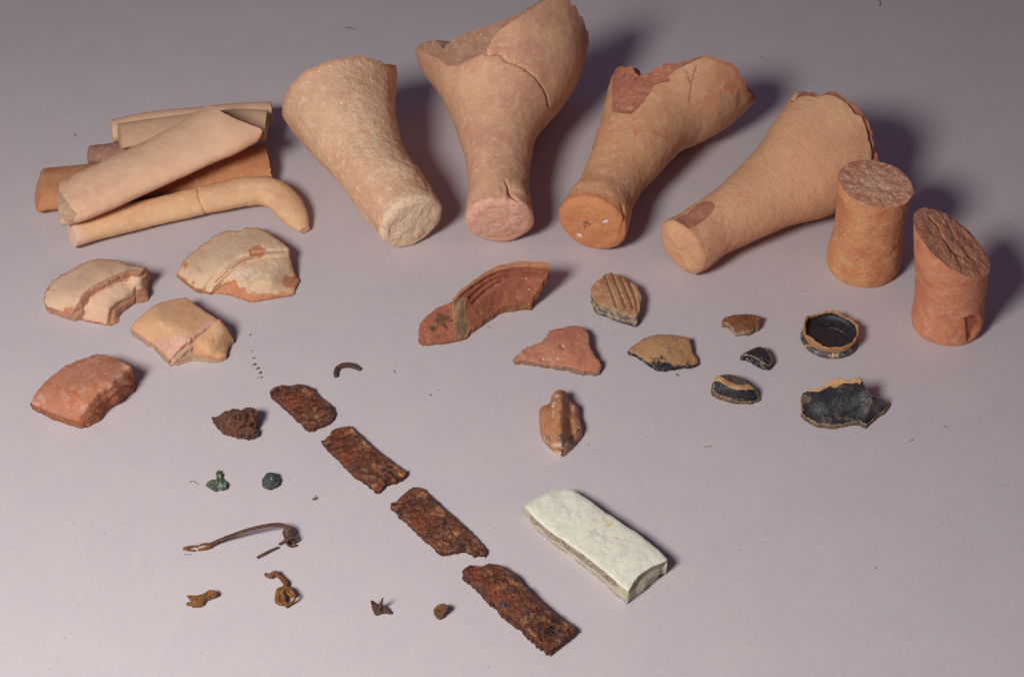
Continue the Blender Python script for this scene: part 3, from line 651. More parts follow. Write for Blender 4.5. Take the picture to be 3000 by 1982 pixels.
loft('amphora_fragment', 'sandy orange amphora base slanting up right, a shallow oval spall on its narrow foot', 'amphora fragment', 'Z5',
     [((140, 1020), (438, 1300)), ((240, 948), (520, 1242)), ((330, 892), (605, 1180)), ((410, 842), (690, 1135)), ((490, 780), (782, 1098)), ((580, 700), (900, 1045)), ((680, 600), (1040, 985)), ((760, 508), (1190, 935)), ((825, 412), (1340, 890)), ((890, 310), (1480, 830)), ((962, 210), (1600, 770)), ((1050, 100), (1720, 690)), ((1140, -10), (1820, 600))],
     dict(body=M['t4'], frac=M['t4f'], end=M['t4f'], start=M['t4']),
     clip=[(1040, 122), (1065, 105), (1095, 98), (1140, 112), (1200, 128), (1235, 122), (1262, 106), (1310, 115), (1370, 150), (1430, 190), (1480, 240), (1515, 290), (1540, 350), (1568, 385), (1560, 420), (1582, 470), (1575, 500), (1602, 560), (1606, 620), (1600, 760), (1500, 900), (1500, 1600), (0, 1600), (0, 800), (700, 400)],
     toerough=.12, default_end=.82, fillet=.5, rough=.035, fine=.03, nv=220, nu=180, startname='foot', wall=.2, hollow=3.0, seed=11, endlean=.015, startbulge=.03,
     fracpoly=[(1020, 185), (1060, 150), (1130, 140), (1180, 150), (1250, 132), (1310, 150), (1390, 195), (1440, 265), (1480, 275), (1520, 370), (1532, 440), (1560, 520), (1545, 600), (1680, 640), (1680, 300), (1400, 0), (1000, 0), (980, 160)], fracdepth=.22,
     pxfeats=[pxblob('Z5', 350, 960, 110, 52, -.32)],
     masks=[('spall', em('Z5', 350, 960, 120, 70))], splits=[('spall_scar', lambda P: inpoly(P, V('Z5', [(200, 1030), (215, 985), (290, 930), (380, 870), (430, 848), (475, 855), (498, 885), (470, 935), (400, 990), (300, 1048), (235, 1055)])), 'frac')])

def stump(name, label, view, base, top, ztop, widths, slope, mats_, seed, chip=None, endfeat=None, **kw):
    """standing toe: base and top centre (photo), height, half widths (photo px), slope of the break"""
    b = V(view, [base])[0]; t = V(view, [top])[0]
    B = unproj(b[0], b[1], 0.0); T_ = unproj(t[0], t[1], ztop/100)
    n = len(widths); C = np.array([B+(T_-B)*u for u, w in widths]); C[:, 2] = [ztop/100*u for u, w in widths]
    ext = (T_-B)*1.0
    a = np.array([w*VIEW[view][2]/F*depth(c) for (u, w), c in zip(widths, C)])
    C = np.vstack([C, C[-1]+ext*.35]); a = np.append(a, a[-1]*1.05)
    def cuts(th, at):
        g = np.linspace(0, 1, 600); out = []
        for x in th:
            p, _, _ = at(g, np.full(600, x)); zc = ztop/100+slope[0]*(p[:, 0]-T_[0])+slope[1]*(p[:, 1]-T_[1])
            k = np.argmax(p[:, 2] > zc); out.append(g[k] if k else 1.0)
        return np.array(out)
    return loft(name, label, 'amphora fragment', view, None, mats_, axisdata=(C, a, np.ones(len(a))), ref=(0, 1, 0.0001), cuts=cuts, hollow=0, seed=seed, nv=150, nu=150, **kw)
stump('amphora_stump', 'sandy red upright amphora foot in front of the slanting base, flat broken top', 'Z6', (556, 880), (652, 288), 8.9,
      [(0, 238), (.06, 256), (.14, 262), (.28, 254), (.45, 244), (.6, 244), (.75, 250), (.88, 258), (1.0, 268)], (-.10, .06), dict(body=M['s1'], end=M['s1f'], start=M['s1']), 21, fillet=.25, rough=.05, fine=.045, endrough=.14, startbulge=.02, jagend=.008)
def s2end(px, front, isend):
    l = V('Z6', [(1040, 520), (1110, 600), (1140, 680), (1200, 760), (1260, 800)]); l2 = V('Z6', [(1180, 600), (1240, 700), (1290, 780), (1350, 830)])
    return isend*(-.14*np.exp(-((side(px, l)-3)/3.5)**2)-.04*np.exp(-(side(px, l2)/4)**2)+.04*np.exp(-((side(px, l)+10)/8)**2))
stump('amphora_stump', 'red clay upright amphora foot at far right, torn top sloping steeply', 'Z6', (1163, 1292), (1213, 722), 8.6,
      [(0, 236), (.07, 252), (.15, 254), (.3, 246), (.45, 245), (.6, 252), (.75, 262), (.88, 272), (1.0, 282)], (-.60, .17), dict(body=M['s2'], end=M['s2f'], start=M['s2']), 27, fillet=.25, rough=.05, fine=.03, endrough=.13, startbulge=.02, jagend=.008,
      pxfeats=[s2end, lambda px, front, isend: -.30*front*sm(sdist(px, V('Z6', [(1290, 1255), (1340, 1232), (1385, 1240), (1420, 1290), (1350, 1400), (1310, 1420), (1300, 1330)])), -3, 7), pxblob('Z6', 1370, 1130, 30, 12, -.06)],
      masks=[('chip', pm('Z6', [(1290, 1255), (1340, 1232), (1385, 1240), (1420, 1290), (1350, 1400), (1310, 1420), (1300, 1330)]))])

# ------------------------------------------------------------------ heap of jar handles
HG = 'jar handles heaped at the left'
loft('handle_sherd', 'slender tan jar handle at the very back of the heap', 'jar handle', 'Z1', [((655, 262), (690, 440)), ((900, 212), (925, 400)), ((1300, 168), (1320, 355)), ((1650, 135), (1670, 330)), ((1900, 128), (1885, 300))],
     dict(body=M['h_buff'], end=M['h_buff'], start=M['h_buff']), zc=[1.6, 1.7, 1.8, 1.9, 1.9], asp=.72, hollow=0, startlean=.25, fillet=.12, nv=150, nu=90, seed=31, rough=.03, jagend=.0, endrough=.03, group=HG,
     pxfeats=[pxg('Z1', [(1860, 190), (1885, 165), (1890, 140)], 2.5, .1)])
loft('handle_sherd', 'pinkish rough jar handle, only its left end showing under the pile', 'jar handle', 'Z1', [((492, 470), (500, 605)), ((740, 432), (755, 590)), ((1200, 385), (1220, 560)), ((1500, 350), (1520, 520))],
     dict(body=M['h_pink'], end=M['h_pink'], start=M['h_pink']), zc=[1.2, 1.2, 1.2, 1.2], asp=.6, hollow=0, startlean=.3, toerough=.15, fillet=.15, nv=120, nu=80, seed=33, rough=.06, group=HG)
loft('handle_sherd', 'grey buff strap handle lying on the heap just before the rearmost one', 'jar handle', 'Z1', [((716, 292), (748, 488)), ((1000, 252), (1030, 450)), ((1300, 214), (1330, 430)), ((1600, 188), (1640, 440)), ((1838, 196), (1862, 430)), ],
     dict(body=M['h_grey'], end=M['h_grey'], start=M['chalk']), zc=[3.1, 3.1, 3.1, 3.1, 3.1], asp=.42, mirror=True, hollow=0, startlean=.28, startbulge=.05, fillet=.05, nv=120, nu=90, seed=35, rough=.02, jagend=.006, group=HG, roll=-.3, startname='broken_start')
loft('handle_sherd', 'broad coarse orange handle under the pile, ends sticking out both sides', 'jar handle', 'Z1', [((172, 645), (128, 968)), ((480, 605), (500, 935)), ((900, 560), (930, 860)), ((1300, 515), (1330, 820)), ((1600, 485), (1640, 780)), ((1835, 458), (1895, 735))],
     dict(body=M['h_or'], end=M['brk_or'], start=M['h_or']), zc=[1.15]*6, asp=.42, hollow=0, startlean=.35, startbulge=.1, fillet=.12, toerough=.1, nv=150, nu=100, seed=37, rough=.04, fine=.02, endrough=.15, jagend=.012, group=HG)
h6cr = [(1322, 792), (1326, 870), (1350, 925), (1368, 975), (1385, 1005)]
loft('handle_sherd', 'frontmost tan handle, bent down at its right end, glued at a fine crack', 'jar handle', 'Z1',
     [((345, 1045), (402, 1245)), ((560, 985), (605, 1180)), ((800, 912), (850, 1118)), ((1050, 850), (1100, 1058)), ((1300, 792), (1350, 1003)), ((1500, 742), (1550, 962)), ((1690, 706), (1715, 932)), ((1860, 708), (1835, 928)), ((2000, 775), (1925, 975)), ((2090, 880), (1985, 1050)), ((2142, 990), (2048, 1112)), ((2162, 1085), (2120, 1148))],
     dict(body=M['h_tan'], end=M['h_tan'], start=M['h_tan'], right=M['h_tan']), zc=[1.25, 1.25, 1.25, 1.3, 1.4, 1.5, 1.5, 1.4, 1.2, .95, .7, .5], asp=.72, hollow=0, startlean=.4, startbulge=.04, fillet=.05, nv=220, nu=110, seed=39, rough=.06, fine=.014, jagend=0, endrough=.02, group=HG,
     startname='cut_end', pxfeats=[pxg('Z1', h6cr, 2.4, .16), pxg('Z1', [(1500, 830), (1700, 790), (1860, 790), (1980, 850)], 9, .05)],
     splits=[('right_fragment', lambda P: side(P, V('Z1', h6cr)) < 0, 'right')])
loft('handle_sherd', 'wide buff strap handle lying diagonally on top of the heap, slanted right end', 'jar handle', 'Z1',
     [((216, 762), (362, 1050)), ((330, 709), (478, 1035)), ((440, 654), (592, 990)), ((700, 535), (815, 880)), ((1000, 397), (1100, 745)), ((1250, 262), (1372, 625)), ((1410, 158), (1540, 550)), ((1520, 90), (1680, 480)), ((1640, 10), (1810, 400))],
     dict(body=M['h_buff'], end=M['h_buff'], start=M['chalk']), zc=[3.2, 3.5, 3.75, 4.1, 4.5, 4.9, 5.2, 5.4, 5.6], allvis=True, asp=.46, mirror=True, hollow=0, startlean=.12, startbulge=.03, fillet=.05, toerough=.05, nv=220, nu=120, seed=41, rough=.06, fine=.014, jagend=.0, endrough=.03, group=HG, default_end=.97,
     clip=[(1405, 152), (1440, 170), (1530, 222), (1620, 265), (1720, 305), (1800, 335), (1816, 352), (1800, 395), (1780, 430), (2000, 900), (0, 1600), (0, 600), (1000, 100)], startname='broken_start',
     splits=[('broken_corner', lambda P: inpoly(warp(P, 5, .08), V('Z1', [(180, 750), (228, 775), (262, 830), (300, 890), (345, 950), (385, 985), (372, 1020), (360, 1070), (150, 1000)])), 'start')],
     pxfeats=[pxg('Z1', [(330, 830), (500, 790), (700, 700)], 14, .06), pxblob('Z1', 430, 985, 40, 16, -.12)])

# ------------------------------------------------------------------ sherds at the left
Aln = [(340, 700), (380, 655), (420, 600), (445, 545), (500, 500), (560, 465), (640, 425), (700, 398), (780, 372), (905, 358)]
def S(name, label, cat, view, outline, hp, thick, *a, **k): return sherd(name, label, cat, view, outline, hp, thick, *a, **k)
S('jar_shoulder_sherd', 'cream jar shoulder sherd with stepped broken ridge and bitten edge, leftmost below the handles', 'pottery sherd', 'Z7',
  [(172, 600), (175, 540), (190, 500), (220, 455), (300, 400), (380, 358), (430, 325), (520, 297), (620, 288), (700, 298), (800, 335), (905, 355), (922, 380), (920, 440), (914, 490), (918, 550), (882, 600), (845, 598), (800, 612), (760, 645), (718, 676), (706, 730), (650, 768), (600, 764), (590, 755), (480, 733), (380, 700), (280, 664), (195, 637)],
  [(175, 590, 1.0), (190, 500, 1.0), (300, 400, 1.3), (430, 325, 1.4), (620, 290, 1.6), (800, 335, 2.2), (905, 356, 2.7), (300, 560, 1.8), (450, 450, 2.3), (620, 370, 2.6), (760, 360, 2.7), (340, 680, 1.5), (240, 640, 1.1), (440, 640, 1.9), (560, 560, 2.3), (760, 460, 2.4), (900, 430, 2.4), (600, 755, 1.2), (640, 660, 1.8), (700, 700, 1.2), (760, 560, 2.0), (840, 590, 1.4), (910, 520, 1.7)],
  .7, M['A'], M['Af'], frontthin=True, jag=4, step=3.2, seed=51, soft=.10,
  feats=[step_('Z7', Aln, 24, .55), bumpy(.05, .03, 2), lambda P: np.exp(-((side(P, V('Z7', Aln))-12)/10)**2)*bumpy(.09, .08, 4)(P), groove('Z7', [(640, 780), (650, 700), (660, 650), (720, 610), (800, 580)], 6, .18), groove('Z7', [(815, 600), (822, 550), (830, 500)], 4, .2)],
  masks=[('rust', mmax(pm('Z7', [(320, 640), (370, 640), (375, 690), (310, 690)]), em('Z7', 200, 500, 40, 25)))],
  splits=[('ridge_break', lambda P: (side(P, V('Z7', Aln)) > -1.5) & (side(P, V('Z7', Aln)) < 24+bumpy(.05, 8, 1)(P)), M['Af']),
          ('lower_break', lambda P: inpoly(P, V('Z7', [(590, 800), (622, 740), (635, 680), (660, 640), (700, 600), (750, 575), (820, 570), (820, 510), (880, 500), (940, 470), (950, 620), (850, 660), (720, 800)])), M['Af'])])
Bln = [(1362, 528), (1400, 480), (1450, 425), (1520, 365), (1620, 305), (1700, 280), (1800, 262), (1935, 255)]
S('jar_lid_sherd', 'large flat cream sherd with a curved double groove and a red chipped spot', 'pottery sherd', 'Z7',
  [(1118, 400), (1140, 360), (1165, 310), (1230, 245), (1290, 195), (1370, 140), (1450, 95), (1500, 85), (1580, 90), (1620, 65), (1700, 62), (1760, 90), (1840, 145), (1930, 210), (1938, 280), (1950, 330), (1965, 385), (1998, 440), (1975, 505), (1962, 545), (1890, 556), (1800, 570), (1700, 590), (1640, 592), (1580, 570), (1520, 548), (1440, 538), (1370, 532), (1250, 503), (1190, 450)],
  [(1120, 400, .7), (1290, 195, 1.0), (1500, 85, 1.2), (1700, 62, 1.4), (1930, 210, 1.7), (1400, 300, 1.8), (1600, 180, 1.9), (1750, 200, 2.0), (1250, 400, 1.4), (1365, 520, 1.2), (1500, 400, 1.8), (1700, 380, 1.9), (1850, 320, 1.9), (1990, 440, 1.7), (1640, 590, 1.1), (1450, 530, 1.1), (1600, 480, 1.6), (1800, 470, 1.7), (1960, 540, 1.3)],
  .5, M['B'], M['brk_buff'], frontthin=True, jag=3.5, step=3.2, seed=53, soft=.12,
  feats=[step_('Z7', Bln, 7, .16), groove('Z7', [(x-38, y-26) for x, y in Bln], 4.5, .13), groove('Z7', [(x+14, y+12) for x, y in Bln], 3, .10), bumpy(.04, .04, 5), lambda P: -.10*em('Z7', 1700, 240, 55, 42)(P),
         step_('Z7', [(1440, 470), (1560, 435), (1640, 450), (1720, 440), (1800, 470), (1900, 490)], 9, .14)],
  masks=[('rust', mmax(pm('Z7', [(1632, 235), (1660, 210), (1720, 190), (1765, 215), (1750, 260), (1720, 290), (1690, 270), (1650, 258)], 3), em('Z7', 1240, 465, 32, 42), em('Z7', 1180, 320, 14, 45), pm('Z7', [(1870, 450), (1920, 405), (2010, 430), (1960, 520), (1900, 490)]), pm('Z7', [(1370, 520), (1440, 460), (1540, 440), (1620, 520), (1700, 545), (1950, 530), (1950, 600), (1600, 620)], 8),
                       lambda P: .7*np.exp(-((side(P, V('Z7', [(1400, 455), (1500, 365), (1600, 300), (1660, 285)])))/5)**2))), ('chalk', mmax(em('Z7', 1550, 100, 90, 22), em('Z7', 1600, 390, 100, 60)))])
Cln = [(1205, 880), (1250, 835), (1320, 785), (1380, 745), (1440, 728)]
S('jar_shoulder_sherd', 'ochre yellow sherd with notched ridge, between the two cream sherds and the pink one', 'pottery sherd', 'Z7',
  [(790, 785), (820, 740), (900, 670), (960, 620), (1050, 590), (1190, 565), (1230, 600), (1300, 650), (1390, 705), (1440, 730), (1470, 770), (1500, 810), (1528, 865), (1490, 902), (1478, 985), (1430, 1005), (1360, 995), (1280, 985), (1200, 1000), (1090, 1030), (1060, 1010), (1030, 975), (990, 930), (920, 880), (860, 835), (820, 805)],
  [(795, 788, 1.2), (900, 670, 1.5), (1050, 590, 1.7), (1190, 567, 1.8), (1300, 650, 2.1), (1440, 732, 2.2), (980, 740, 2.4), (1150, 740, 2.5), (1100, 860, 2.3), (900, 830, 1.9), (960, 880, 1.1), (1060, 1000, .9), (1090, 940, 1.6), (1200, 900, 2.2), (1330, 850, 2.1), (1450, 800, 2.1), (1525, 865, 1.5), (1478, 980, 1.1), (1350, 960, 1.4), (1220, 985, 1.2), (830, 815, .9)],
  .75, M['C'], M['chalk'], frontthin=True, jag=3, step=3.2, seed=55, soft=.08,
  feats=[step_('Z7', Cln, 12, .26), lambda P: np.exp(-((side(P, V('Z7', Cln))-4)/6)**2)*bumpy(.12, .08, 4)(P), bumpy(.05, .03, 5)],
  masks=[('rust', mmax(pm('Z7', [(785, 790), (860, 825), (960, 865), (1080, 865), (1190, 850), (1215, 880), (1195, 930), (1180, 1020), (1060, 1050), (900, 900)], 4), lambda P: np.exp(-(side(P, V('Z7', Cln))/7)**2)))])
Dln = [(395, 1450), (430, 1390), (480, 1330), (560, 1240), (620, 1185), (700, 1130), (760, 1105), (812, 1090)]
S('jar_shoulder_sherd', 'pink orange sherd lowest at the left, worn surface and stepped right edge', 'pottery sherd', 'Z7',
  [(65, 1322), (90, 1280), (150, 1200), (220, 1130), (300, 1070), (380, 1030), (460, 1000), (550, 968), (640, 985), (720, 1020), (790, 1055), (815, 1110), (808, 1170), (800, 1222), (740, 1250), (700, 1290), (640, 1340), (600, 1382), (590, 1412), (540, 1440), (500, 1482), (470, 1488), (430, 1462), (330, 1438), (200, 1382), (100, 1338)],
  [(70, 1322, .9), (220, 1130, 1.2), (380, 1030, 1.5), (550, 970, 1.8), (700, 1010, 2.2), (800, 1060, 2.6), (350, 1200, 2.2), (560, 1100, 2.6), (250, 1350, 1.5), (420, 1350, 2.2), (600, 1200, 2.8), (480, 1480, 1.2), (560, 1380, 1.8), (700, 1250, 2.3), (800, 1180, 2.3), (360, 1440, 1.4)],
  .75, M['D'], M['brk_or'], frontthin=True, jag=3.5, step=3.2, seed=57, soft=.10,
  feats=[step_('Z7', Dln, 26, .42), lambda P: np.exp(-((side(P, V('Z7', Dln))-10)/11)**2)*bumpy(.06, .08, 4)(P), step_('Z7', [(460, 1480), (500, 1400), (570, 1300), (640, 1220), (720, 1180), (800, 1180)], 6, .12), bumpy(.04, .05, 5)],
  masks=[('chalk', mmax(em('Z7', 130, 1300, 70, 60), em('Z7', 540, 1010, 90, 40), em('Z7', 450, 1380, 60, 40), em('Z7', 690, 1140, 60, 30))), ('rust', mmax(em('Z7', 380, 1270, 120, 80), em('Z7', 540, 1200, 60, 50)))])

# ------------------------------------------------------------------ sherds at the right
Elip = [(395, 405), (460, 338), (540, 280), (640, 215), (740, 172), (860, 150), (960, 148), (1060, 155), (1130, 165)]
S('bowl_rim_sherd', 'curved red brown bowl rim with grey core showing in its broken left section', 'pottery sherd', 'Z8',
  [(125, 735), (120, 660), (135, 600), (180, 540), (260, 480), (380, 430), (400, 390), (460, 330), (540, 270), (640, 200), (740, 150), (860, 125), (960, 118), (1060, 122), (1120, 132), (1135, 165), (1120, 220), (1085, 280), (1050, 330), (1030, 370), (1000, 405), (1005, 435), (940, 435), (880, 445), (810, 458), (740, 492), (680, 538), (620, 583), (560, 622), (512, 668), (492, 706), (400, 726), (300, 738), (200, 755), (150, 758)],
  [(125, 720, .4), (135, 600, 1.0), (180, 540, 1.3), (260, 480, 1.7), (372, 436, 2.2), (396, 405, 3.0), (540, 272, 3.4), (740, 152, 3.6), (960, 120, 3.7), (1120, 135, 3.7), (470, 400, 2.9), (620, 290, 3.0), (800, 215, 3.1), (1000, 190, 3.1), (1100, 230, 2.7), (540, 480, 1.8), (700, 400, 1.7), (880, 330, 1.8), (1040, 320, 1.9),
   (510, 660, .4), (620, 580, .5), (740, 490, .6), (880, 442, .8), (1000, 430, .9), (490, 700, .3), (400, 720, .35), (300, 730, .35), (160, 752, .25), (250, 600, 1.1), (330, 560, 1.4), (370, 640, .9), (408, 650, .9), (385, 500, 1.9), (402, 520, 2.1), (480, 480, 2.1), (495, 560, 1.3), (440, 450, 2.6), (385, 440, 2.5)],
  .9, M['E'], M['Eb'], jag=3, step=2.8, seed=61,
  feats=[groove('Z8', [(x+14, y+30) for x, y in Elip], 4, .28), groove('Z8', [(520, 400), (620, 310), (700, 262), (800, 232), (1000, 215), (1100, 222)], 4, .24), groove('Z8', [(545, 440), (640, 350), (740, 290), (770, 275)], 5, .22), bumpy(.05, .05, 2)],
  masks=[('dark', mmax(em('Z8', 300, 590, 110, 90), em('Z8', 480, 600, 20, 20))), ('lipm', lambda P: sm(side(P, V('Z8', [(x+4, y+22) for x, y in Elip])), 3, -4)*(P[:, 0] > 1180+390*.379)),
         ('core', lambda P: np.exp(-(sdist(P, V('Z8', [(380, 430), (400, 400), (500, 395), (480, 440), (482, 480), (497, 540), (522, 590), (495, 712), (400, 735), (405, 650), (388, 560)]))/4)**2))],
  splits=[('core_section', lambda P: inpoly(P, V('Z8', [(378, 440), (400, 408), (490, 402), (480, 440), (482, 480), (497, 540), (522, 590), (510, 650), (498, 700), (440, 722), (400, 730), (412, 650), (398, 600), (386, 560), (380, 500)])), M['Esec'])])
Frib = [[(1560, 225), (1590, 310), (1625, 400), (1650, 470)], [(1615, 205), (1650, 300), (1690, 390), (1720, 470)], [(1680, 235), (1712, 310), (1750, 400), (1780, 480)], [(1745, 272), (1775, 340), (1800, 420), (1812, 500)]]
S('ribbed_sherd', 'small tan sherd with four raised ribs and a sooty front edge', 'pottery sherd', 'Z8',
  [(1455, 330), (1465, 300), (1520, 265), (1560, 220), (1610, 205), (1660, 225), (1700, 245), (1760, 280), (1810, 310), (1835, 360), (1842, 420), (1835, 480), (1818, 525), (1805, 545), (1770, 540), (1720, 525), (1640, 495), (1560, 465), (1495, 440), (1470, 400)],
  [(1455, 330, 1.0), (1600, 210, 1.3), (1800, 310, 1.3), (1640, 350, 1.6), (1840, 420, 1.2), (1800, 540, 1.2), (1640, 490, 1.3), (1500, 440, 1.15), (1530, 340, 1.35)],
  1.05, M['F'], M['Fe'], jag=3, step=2.4, seed=63, soft=.06, erough=.14,
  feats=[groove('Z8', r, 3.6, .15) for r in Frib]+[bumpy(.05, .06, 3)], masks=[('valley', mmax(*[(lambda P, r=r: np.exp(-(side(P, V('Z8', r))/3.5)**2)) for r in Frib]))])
S('flat_sherd', 'triangular pink sherd with white grits, pointed to the left', 'pottery sherd', 'Z8',
  [(858, 878), (900, 830), (960, 780), (1040, 760), (1090, 720), (1140, 650), (1200, 640), (1260, 620), (1340, 617), (1400, 630), (1430, 670), (1440, 730), (1452, 790), (1475, 835), (1520, 880), (1530, 930), (1520, 962), (1500, 975), (1440, 970), (1340, 955), (1290, 935), (1180, 922), (1060, 908), (960, 890), (880, 885)],
  [(860, 878, .45), (1090, 720, .9), (1260, 620, 1.0), (1430, 650, 1.1), (1200, 800, .95), (1000, 880, .65), (1340, 900, .9), (1500, 970, .75), (1520, 900, .9), (1180, 918, .75)],
  .48, M['G'], M['Ge'], frontthin=True, jag=4.5, step=3.0, seed=65, soft=.05, erough=.14,
  feats=[bumpy(.04, .05, 3), spot('Z8', 1232, 778, 16, -.22), spot('Z8', 1080, 880, 14, -.15), spot('Z8', 1245, 772, 10, .12)], masks=[('chalk', mmax(em('Z8', 940, 850, 60, 40), em('Z8', 1180, 860, 120, 30))), ('dots', mmax(em('Z8', 1245, 770, 10, 9), em('Z8', 1088, 878, 15, 13), em('Z8', 1190, 750, 5, 5), em('Z8', 1113, 748, 6, 6)))])
S('flat_sherd', 'flat tan sherd with a black burnt patch along its front edge', 'pottery sherd', 'Z8',
  [(1742, 808), (1770, 775), (1850, 720), (1930, 688), (2010, 682), (2090, 690), (2160, 700), (2205, 712), (2225, 760), (2240, 830), (2275, 865), (2282, 900), (2240, 920), (2180, 925), (2100, 935), (2040, 945), (1970, 942), (1920, 918), (1860, 873), (1800, 835)],
  [(1745, 810, .5), (1930, 690, .8), (2205, 712, .9), (2020, 800, 1.0), (2280, 890, .6), (2040, 940, .6), (1860, 870, .55)], .42, M['H'], M['He'], frontthin=True, jag=3, step=2.8, seed=67, soft=.07,
  feats=[bumpy(.05, .03, 3)], masks=[('burn', lambda P: em('Z8', 2010, 935, 230, 95)(P))])
S('small_sherd', 'small brown sherd with cream left edge, uppermost of the little right hand pieces', 'pottery sherd', 'W1',
  [(250, 238), (300, 190), (380, 165), (470, 162), (540, 152), (620, 165), (705, 190), (695, 235), (680, 275), (620, 325), (570, 335), (500, 330), (420, 350), (400, 330), (340, 272), (290, 245)],
  [(250, 238, .6), (470, 160, .85), (705, 190, .85), (500, 250, .95), (420, 345, .65), (620, 320, .65)], .6, M['I'], M['Ie'], jag=2.5, step=1.9, seed=69, soft=.04, feats=[bumpy(.08, .05, 3)])
S('small_sherd', 'tiny black glazed sherd, triangular, with a white flecked edge', 'pottery sherd', 'W1',
  [(475, 635), (500, 600), (560, 575), (620, 545), (690, 525), (740, 535), (790, 590), (825, 650), (835, 700), (800, 750), (770, 740), (700, 700), (650, 665), (600, 640), (540, 625)],
  [(478, 635, .5), (600, 560, .8), (700, 528, .8), (820, 650, .8), (700, 620, 1.05), (800, 745, .5), (600, 640, .75)], .9, M['glz'], M['He'], jag=2, step=1.7, seed=71, soft=.04, feats=[bumpy(.1, .05, 3)], masks=[('chalk', em('W1', 520, 630, 40, 20))], bulge=.06)
Kin = [(225, 862), (270, 890), (330, 925), (420, 965), (500, 972), (560, 955)]; Kout = [(150, 915), (215, 925), (270, 955), (340, 1000), (440, 1022), (530, 1020), (630, 1022)]
S('base_sherd', 'black glazed base sherd with an orange broken band and grey brown inside', 'pottery sherd', 'W1',
  [(140, 1005), (135, 965), (160, 920), (190, 870), (240, 853), (340, 845), (420, 860), (490, 900), (550, 945), (600, 980), (635, 1025), (660, 1070), (690, 1125), (670, 1150), (600, 1165), (500, 1165), (400, 1152), (300, 1122), (220, 1085), (160, 1035)],
  [(150, 1000, .7), (190, 880, 1.3), (340, 847, 1.2), (490, 900, 1.1), (600, 985, 1.15), (270, 930, 1.5), (430, 995, 1.5), (560, 990, 1.35), (380, 905, 1.1), (300, 1050, .95), (450, 1090, .85), (600, 1090, .8), (300, 1118, .3), (500, 1160, .25), (680, 1130, .3)],
  .7, M['glz'], M['glze'], jag=2, step=1.8, seed=73, soft=.04, feats=[bumpy(.1, .03, 3), groove('W1', [(180, 1050), (300, 1105), (420, 1130), (560, 1140), (680, 1120)], 2.5, .12)],
  masks=[('rust', lambda P: sm(sdist(P, V('W1', [(225, 858), (270, 888), (330, 922), (420, 962), (500, 970), (560, 955), (600, 985), (632, 1022), (530, 1022), (440, 1024), (340, 1000), (270, 955), (215, 925), (160, 925), (190, 868)])), -2, 2)), ('chalk', em('W1', 165, 970, 20, 30)), ('brown', lambda P: .6*em('W1', 500, 1150, 200, 20)(P))],
  splits=[('inner_face', lambda P: inpoly(P, V('W1', [(228, 855), (280, 890), (330, 922), (420, 962), (500, 970), (555, 955), (520, 900), (420, 800), (220, 800)])), M['glzi'])])
S('bowl_wall_sherd', 'large black glazed bowl sherd, concave, with jagged tan upper edge', 'pottery sherd', 'W1',
  [(1170, 1100), (1180, 1065), (1230, 1030), (1300, 1020), (1370, 1000), (1450, 960), (1510, 920), (1570, 885), (1640, 885), (1700, 905), (1760, 910), (1800, 890), (1860, 890), (1880, 940), (1910, 1010), (1950, 1080), (2010, 1100), (2100, 1130), (2160, 1160), (2175, 1195), (2130, 1255), (2050, 1312), (1980, 1375), (1920, 1430), (1870, 1415), (1840, 1385), (1700, 1410), (1560, 1438), (1450, 1424), (1370, 1420), (1290, 1385), (1200, 1328), (1165, 1290), (1185, 1250), (1175, 1180)],
  [(1175, 1080, 1.9), (1370, 1005, 2.3), (1570, 890, 2.9), (1700, 905, 2.9), (1860, 895, 2.9), (1180, 1250, 1.0), (1300, 1150, 1.35), (1500, 1120, 1.5), (1700, 1080, 1.7), (1880, 1050, 1.9), (1450, 1280, .85), (1700, 1250, .95), (1900, 1200, 1.25), (1300, 1370, .6), (1560, 1430, .55), (1840, 1380, .6), (1920, 1425, .5), (2000, 1200, 1.6), (2165, 1180, 1.8), (2050, 1300, 1.1), (1960, 1090, 2.0)],
  .38, M['glz'], M['glze'], frontthin=True, jag=3, step=2.2, seed=75, soft=.05, rough=.015, fine=.004, feats=[bumpy(.03, .03, 3), groove('W1', [(1960, 1090), (1900, 1180), (1780, 1260), (1600, 1320), (1440, 1310)], 2.5, .05)],
  masks=[('rust', lambda P: .95*sm(sdist(P, V('W1', [(1230, 1025), (1240, 1042), (1370, 1045), (1440, 1010), (1500, 975), (1540, 1000), (1590, 990), (1640, 950), (1700, 945), (1750, 955), (1800, 935), (1835, 960), (1880, 900), (1850, 860), (1560, 850), (1300, 1000)])), -3, 2)),
         ('brown', mmax(em('W1', 2040, 1190, 150, 110), em('W1', 1650, 1370, 330, 45), em('W1', 1650, 1000, 110, 50), em('W1', 1250, 1060, 60, 30))), ('chalk', lambda P: .62*np.exp(-(side(P, V('W1', [(1965, 1095), (1900, 1180), (1850, 1200)]))/2.2)**2))])

